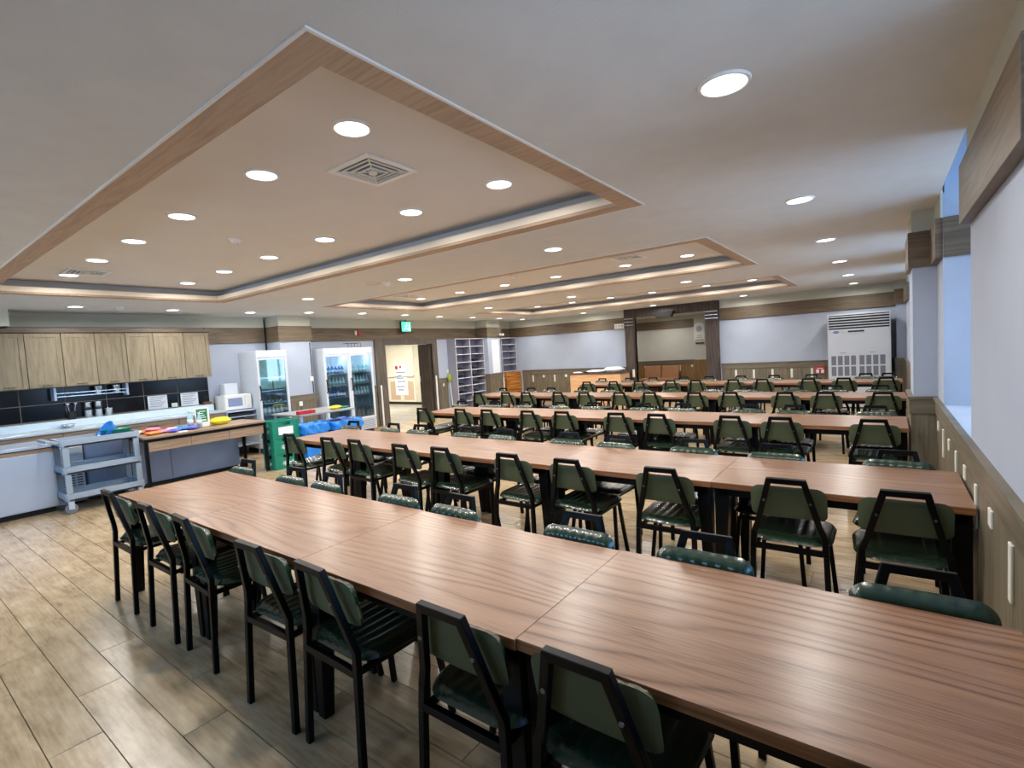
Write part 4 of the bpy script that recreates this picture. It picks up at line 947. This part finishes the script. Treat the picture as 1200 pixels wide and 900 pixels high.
# pale table behind the crates, bins and crates ----------------------
sd = thing('side_table', 'low grey side table behind the blue bins', 'table', (-8.95, 4.62, 0))
MB().box(0, 0, .72, .95, 1.12, .75).build('tabletop', 'binb', sd, bevel=.004)
for a in (.03, .88):
    for b in (.03, 1.05): MB().box(a, b, 0, a + .04, b + .04, .7199).build('leg', 'steel', sd)
for k in range(3): MB().box(-.05, -.05, 0, .05, .05, .06).build('snack_box', 'red', None, ['left red snack box on the grey side table', 'middle red snack box on the grey side table', 'right red snack box on the grey side table'][k], 'box', 'red snack boxes', loc=(-8.1, 4.69 + k * .105, .7505), bevel=.004)
pillow(.14, .22, .07).build('snack_pouch', 'yellow', None, 'yellow packet lying on the grey side table by the double cooler', 'packet', loc=(-8.2, 5.45, .7505), rotz=.3)
pillow(.10, .16, .04).build('snack_pouch', 'green', None, 'small green packet beside the yellow one on the side table', 'packet', loc=(-8.2, 5.64, .7505))
def crate(lab, loc):
    t = thing('bottle_crate', lab, 'crate', loc, 0, 'green bottle crates')
    W, L_, H = .34, .43, .252; mb = MB()
    for (p, q, r_, s_) in ((0, 0, .02, L_), (W - .02, 0, W, L_), (.02, 0, W - .02, .02), (.02, L_ - .02, W - .02, L_)):
        mb.box(p, q, 0, r_, s_, .17)
    mb.box(.02, .02, 0, W - .02, L_ - .02, .02)
    # rim with hand holes
    for a in (0, W - .02): mb.box(a, 0, .17, a + .02, .14, .22).box(a, L_ - .14, .17, a + .02, L_, .22).box(a, 0, .22, a + .02, L_, H)
    for b in (0, L_ - .02): mb.box(.02, b, .17, .11, b + .02, .22).box(W - .11, b, .17, W - .02, b + .02, .22).box(.02, b, .22, W - .02, b + .02, H)
    mb.build('body', 'green', t, bevel=.004)
    mb = MB()
    for a in (-.006, W): mb.box(a, -.006, 0, a + .006, L_ + .006, .018).box(a, -.006, H - .02, a + .006, L_ + .006, H - .002)
    for b in (.0, L_ - .03): mb.box(W, b, .018, W + .006, b + .03, H - .02)
    mb.build('rib', 'green', t)
    g = MB()   # white brush-like mark on two sides
    for (a, b, c, d) in ((.12, .07, .20, .085), (.15, .05, .165, .12), (.12, .10, .19, .112), (.22, .06, .235, .12), (.235, .085, .27, .10), (.28, .055, .292, .125), (.245, .055, .30, .066)): g.box(W + .0001, a, b, W + .002, c, d)
    for (a, b, c, d) in ((.10, .06, .18, .075), (.13, .05, .142, .12), (.19, .06, .202, .12), (.20, .085, .24, .10)): g.box(a, -.002, b, c, -.0001, d)
    g.build('printed_mark', 'paper', t)
    return t
for k in range(3):
    c_ = crate(['bottom green bottle crate of the stack at the island table end', 'middle green bottle crate of the stack at the island table end', 'top green bottle crate of the stack with a white paper on it'][k], (-7.90, 3.90, .001 + k * .2535))
MB().box(.3465, .09, .03, .348, .33, .15).build('taped_paper', 'paper', None, 'white paper taped to the top green crate', 'paper', loc=(-7.90, 3.90, .508))
def bin_(x_, y_, w_, l_, h_, lab, k):
    t = thing('waste_bin', lab, 'bin', (x_, y_, 0))
    mb = MB()
    mb.frust(w_ / 2, l_ / 2, 0, h_, w_ / 2 - .03, l_ / 2 - .03, w_ / 2, l_ / 2)
    mb.build('body', 'blue' if k == 0 else 'navy', t, bevel=.01)
    mb = MB()   # crumpled bag liner folded over the rim
    def fn(u, v):
        ang = 2 * math.pi * u; c_, s_ = math.cos(ang), math.sin(ang); q = 1 / max(abs(c_), abs(s_)) ** .9
        wob = .012 * math.sin(9 * ang + 3 * v * 3) + .008 * math.sin(17 * ang)
        if v < .5: r = 1.06 + .05 * v; z = h_ - .13 + v * 2 * .14 + wob * (1 - v)
        else: r = 1.06 + .025 - (v - .5) * .5; z = h_ + .01 - (v - .5) * .25 + wob * .6
        return (w_ / 2 + c_ * q * (w_ / 2 * r + wob), l_ / 2 + s_ * q * (l_ / 2 * r + wob), z)
    mb.grid(fn, 64, 10); mb.build('bag_liner', 'blue', t)
    MB().box(.03, .03, h_ - .12, w_ - .03, l_ - .03, h_ - .10).build('waste', 'binb', t)
    MB().box(w_ - .012, .10, h_ - .36, w_ - .001, .10 + .2, h_ - .16).build('label', 'paper', t) if k == 0 else None
bin_(-7.86, 4.37, .42, .42, .62, 'blue recycling bin with a blue bag liner next to the green crates', 0)
bin_(-7.84, 4.86, .50, .52, .62, 'second bin with a blue bag liner, farther right toward the coolers', 1)
MB().rbox(-.02, -.1, 0, .02, .1, .02, .01).build('lid_handle', 'dark', None, 'dark grip lying on the right blue bag liner', 'handle', loc=(-7.55, 5.0, .622))
# shoe shelves by the door -------------------------------------------
def shelf_unit(nm, lab, loc, W, L_, H, cols, rows, z0=.05):
    t = thing(nm, lab, 'shelf', loc)
    T = .018
    mb = MB().box(0, 0, 0, .012, L_, H); mb.build('back_panel', 'shelf', t)
    for c in range(cols + 1):
        y_ = c * (L_ - T) / cols; s_ = MB().box(.0121, y_, 0, W, y_ + T, H).build('side_panel', 'shelf', t); MB().box(W + .0001, y_, 0, W + .004, y_ + T, H).build('edge', 'shelfe', s_)
    for r in range(rows + 1):
        z = z0 + r * (H - z0 - T) / rows
        for c in range(cols):
            y_ = c * (L_ - T) / cols + T + .0001; y2 = (c + 1) * (L_ - T) / cols - .0001
            b = MB().box(.0121, y_, z, W - .001, y2, z + T).build('board', 'shelf', t); MB().box(W - .0009, y_, z, W + .003, y2, z + T).build('edge', 'shelfe', b)
    return t
shelf_unit('shoe_shelf', 'tall open grey shoe shelf with two columns right of the doorway', (XL + .001, 10.27, 0), .32, 1.22, 2.08, 2, 9, .07)
shelf_unit('shoe_shelf', 'open grey shelf with one column in the back left corner', (XL + .001, 12.42, 1.0), .27, .78, 1.08, 1, 5, .0)
def shoes(x_, y_, z_, lab):
    t = thing('pair_of_shoes', lab, 'shoes', (x_, y_, z_), 0, 'shoes on the shoe shelf')
    for s in (-.06, .06):
        mb = MB().grid(lambda u, v, s=s: (-.12 + .25 * v, s + (.035 + .008 * math.sin(3.1 * v)) * math.cos(math.pi * u) , (.012 + (.065 - .03 * v) * math.sin(math.pi * u)) * (1 if .02 < v < .98 else .5)), 10, 8)
        mb.rbox(-.12, s - .042, 0, .13, s + .042, .012, .03); mb.build('shoe', 'fabric', t)
ks = 0
zs = [.07 + r * (2.08 - .07 - .018) / 9 + .0185 for r in range(9)]
for c, r in ((0, 0), (1, 5), (0, 2), (1, 2), (0, 3), (1, 3), (0, 4), (1, 4), (0, 5), (1, 1), (0, 1), (1, 6)):
    shoes(XL + .17, 10.27 + .30 + c * .60 + rr.uniform(-.08, .08), zs[r], 'dark shoes in the %s column of the shoe shelf, %s compartment from the floor' % (['left', 'right'][c], ORD[r]))
pc = thing('drawer_chest', 'orange pine drawer chest under the corner shelf', 'chest', (XL + .001, 12.42, 0))
MB().box(0, 0, .04, .40, .78, .98).build('body', 'pine', pc, bevel=.004)
MB().box(.01, .01, 0, .37, .77, .04).build('plinth', 'dark', pc)
for i in range(5): MB().box(.4001, .01, .05 + i * .185, .412, .77, .228 + i * .185).build('drawer', 'pine', pc, bevel=.002)
MB().box(0, -.0, .0, .02, .04, .98).build('white_post', 'whitep', None, 'white strip on the corner beside the orange pine chest', 'strip', loc=(-9.398, 12.135, 0))
MB().box(-9.399, 11.68, 1.02, -9.395, 12.02, 2.02).build('wall_poster', 'paper', None, 'tall white sheet hanging on the corner column', 'poster')
cw = thing('security_camera', 'small white security camera on the corner column', 'camera', (-9.368, 12.06, 2.14))
MB().box(0, -.03, 0, .02, .03, .06).build('bracket', 'whitep', cw)
MB().rbox(.02, -.03, -.01, .14, .03, .05, .02, axis='x').build('housing', 'whitep', cw)
mp = thing('mop', 'mop with a lime head leaning upside down beside the shoe shelf', 'mop', (XL + .04, 10.23, 0))
MB().sweep([(.10, -.01, .0), (.03, -.01, .90)], .022, .022, (0, 1, 0)).build('pole', 'whitep', mp)
MB().lathe(.025, -.01, [(.02, .88), (.05, .92), (.06, 1.04), (.03, 1.10)], 12).build('head', 'lime', mp)
for k, y_ in enumerate((10.205, 10.243)): MB().box(XL, y_ - .012, 1.14, XL + .012, y_ + .012, 1.24).build('light_switch', 'whitep', None, ['left', 'right'][k] + ' white light switch above the mop by the shoe shelf', 'switch', 'switches by the shoe shelf')
MB().box(XL + .01, 10.0, .78, XL + .022, 10.05, .86).build('wall_plate', 'plate', None, 'white plate on the wainscot between doorway and shoe shelf', 'wall plate', bevel=.003)
# back wall: desk, sofas, notice board, sign, air conditioner --------
dk = thing('reception_desk', 'orange wood desk with a dark top against the back wall', 'desk', (-7.22, 12.45, 0))
MB().box(0, 0, .0, 1.55, .60, .86).build('body', 'desk', dk, bevel=.005)
MB().box(-.02, -.02, .8601, 1.57, .62, .885).build('top', 'brown', dk, bevel=.004)
MB().box(1.0, -.006, .1, 1.12, -.0001, .85).build('pale_strip', 'desk', dk)
pillow(.5, .4, .16).build('folded_cloth', 'cloth', None, 'heap of white cloth at the right end of the desk', 'cloth', loc=(-5.98, 12.72, .886))
pillow(.55, .35, .09).build('folded_cloth', 'cloth', None, 'flat white cloth in the middle of the desk', 'cloth', loc=(-6.48, 12.7, .886))
pillow(.14, .12, .06).build('dark_pouch', 'fabric', None, 'small dark pouch left of the white cloths on the desk', 'pouch', loc=(-6.78, 12.62, .886))
pillow(.26, .14, .05).build('folded_cloth', 'cloth', None, 'small pale cloth at the left end of the desk', 'cloth', loc=(-7.05, 12.6, .886))
ws = thing('wall_sign', 'small white wall sign with three dark characters left of the portal', 'sign', (-5.98, YB - .05, 2.09))
MB().box(-.14, 0, 0, .14, .018, .13).build('board', 'whitep', ws, bevel=.002)
mb = MB()
for cx in (-.085, 0, .085):
    mb.box(cx - .025, -.002, .085, cx + .025, -.0001, .095).box(cx - .02, -.002, .03, cx - .01, -.0001, .085).box(cx + .01, -.002, .03, cx + .02, -.0001, .085).box(cx - .02, -.002, .05, cx + .02, -.0001, .058)
mb.build('character', 'ink', ws)
def sofa(x_, lab):
    t = thing('armchair', lab, 'armchair', (x_, 16.2, 0), 0, 'tan leather seats in the alcove')
    MB().box(0, 0, .30, .58, .60, .44).build('seat', 'sofa', t, bevel=.03)
    MB().add([(0, .50, .30), (.58, .50, .30), (.58, .64, .30), (0, .64, .30), (.0, .60, .84), (.58, .60, .84), (.58, .70, .84), (.0, .70, .84)], [(0, 3, 2, 1), (4, 5, 6, 7), (0, 1, 5, 4), (1, 2, 6, 5), (2, 3, 7, 6), (3, 0, 4, 7)]).build('backrest', 'sofa', t, bevel=.02)
    MB().box(.01, .01, .24, .57, .62, .2999).build('base', 'darkwood', t)
    for a in (.03, .51):
        for b in (.03, .55): MB().box(a, b, 0, a + .04, b + .04, .2399).build('leg', 'darkwood', t)
sofa(-6.72, 'left tan leather seat in the alcove behind the portal'); sofa(-6.11, 'right tan leather seat in the alcove behind the portal')
nb = thing('wall_board', 'white arched notice board on the alcove column', 'board', (-4.83, 16.79, 1.58))
mb = MB(); pts = [(-.17, 0), (.17, 0), (.17, .48)] + [(.17 * math.cos(math.radians(a)), .48 + .15 * math.sin(math.radians(a))) for a in range(15, 180, 15)] + [(-.17, .48)]
k = len(pts); mb.add([(a, 0, b) for a, b in pts] + [(a, .028, b) for a, b in pts], [tuple(range(k)), tuple(range(k, 2 * k))[::-1]] + [(i, k + i, k + (i + 1) % k, (i + 1) % k) for i in range(k)])
mb.build('board', 'whitep', nb)
mb = MB().lathe(0, -.001, [(.10, 0), (.10, -.003)], 20, axis='y', cz=.42); mb.build('dial', 'wallp', nb)
mb = MB().box(-.13, -.004, .04, .13, -.0001, .07).box(-.09, -.004, .14, .09, -.0001, .155).box(-.06, -.004, .20, .08, -.0001, .212).sweep([(-.05, -.006, .38), (.0, -.006, .43), (.06, -.006, .45)], .012, .002, (0, 1, 0)); mb.build('printed_line', 'ink', nb)
MB().box(-.12, .0, -.07, .14, .028, -.01).build('plaque', 'brown', nb)
ac = thing('air_conditioner', 'tall white floor-standing air conditioner in the back right corner', 'air conditioner', (-.965, 12.6, 0))
W, H = 1.075, 1.99
MB().box(.02, .02, .03, W - .02, .48, H - .01).build('side_casing', 'acside', ac)
MB().box(0, 0, .03, .022, .0199, H).box(W - .022, 0, .03, W, .0199, H).box(.022, 0, H - .03, W - .022, .0199, H).box(.022, .0, .03, W - .022, .0199, .10).build('front_frame', 'white', ac, bevel=.002)
MB().box(.022, .008, 1.67, W - .022, .019, H - .03).build('outlet', 'dark', ac)
for i in range(5): MB().box(.023, -.008, 1.70 + i * .055, W - .023, .0079, 1.72 + i * .055).build('louvre', 'white', ac)
fp = MB().box(.023, -.004, 1.14, W - .023, .0199, 1.669).build('upper_panel', 'white', ac, bevel=.003)
MB().box(.36, -.010, 1.60, .64, -.0041, 1.63).build('display', 'dark', fp)
for a in (.22, .72): MB().box(a, -.008, 1.165, a + .1, -.0041, 1.175).build('latch', 'grill', fp)
lg = MB(); n_ = 20
lg.add([(.15 + .058 * math.cos(2 * math.pi * i / n_), -.0045, 1.61 + .024 * math.sin(2 * math.pi * i / n_)) for i in range(n_)], [tuple(range(n_))]); lo_ = lg.build('logo', 'logo', fp)
text('Carrier', .034, 'paper', fp, (.15, -.006, 1.61), (math.pi / 2, 0, 0))
lp_ = MB().box(.023, -.004, .10, W - .023, .0199, 1.139).build('lower_panel', 'white', ac, bevel=.003)
for r in range(2):
    for c in range(8):
        a = .06 + c * .115 + (.03 if c > 3 else 0); MB().box(a, -.0065, .915 - r * .225, a + .085, -.0041, 1.11 - r * .225).build('intake_grille', 'grill', lp_)
MB().box(.05, .05, 0, W - .05, .45, .03).build('base', 'dark', ac)
fb = thing('fire_sign', 'red and white fire equipment sign on the wainscot left of the air conditioner', 'sign', (-1.17, YB - .04, .70))
MB().box(-.10, 0, 0, .10, .012, .18).build('board', 'red', fb, bevel=.002)
mb = MB().box(-.075, -.003, .02, -.02, -.0001, .10).box(.02, -.003, .02, .075, -.0001, .10).box(-.06, -.003, .12, .06, -.0001, .135); mb.build('symbol', 'paper', fb)
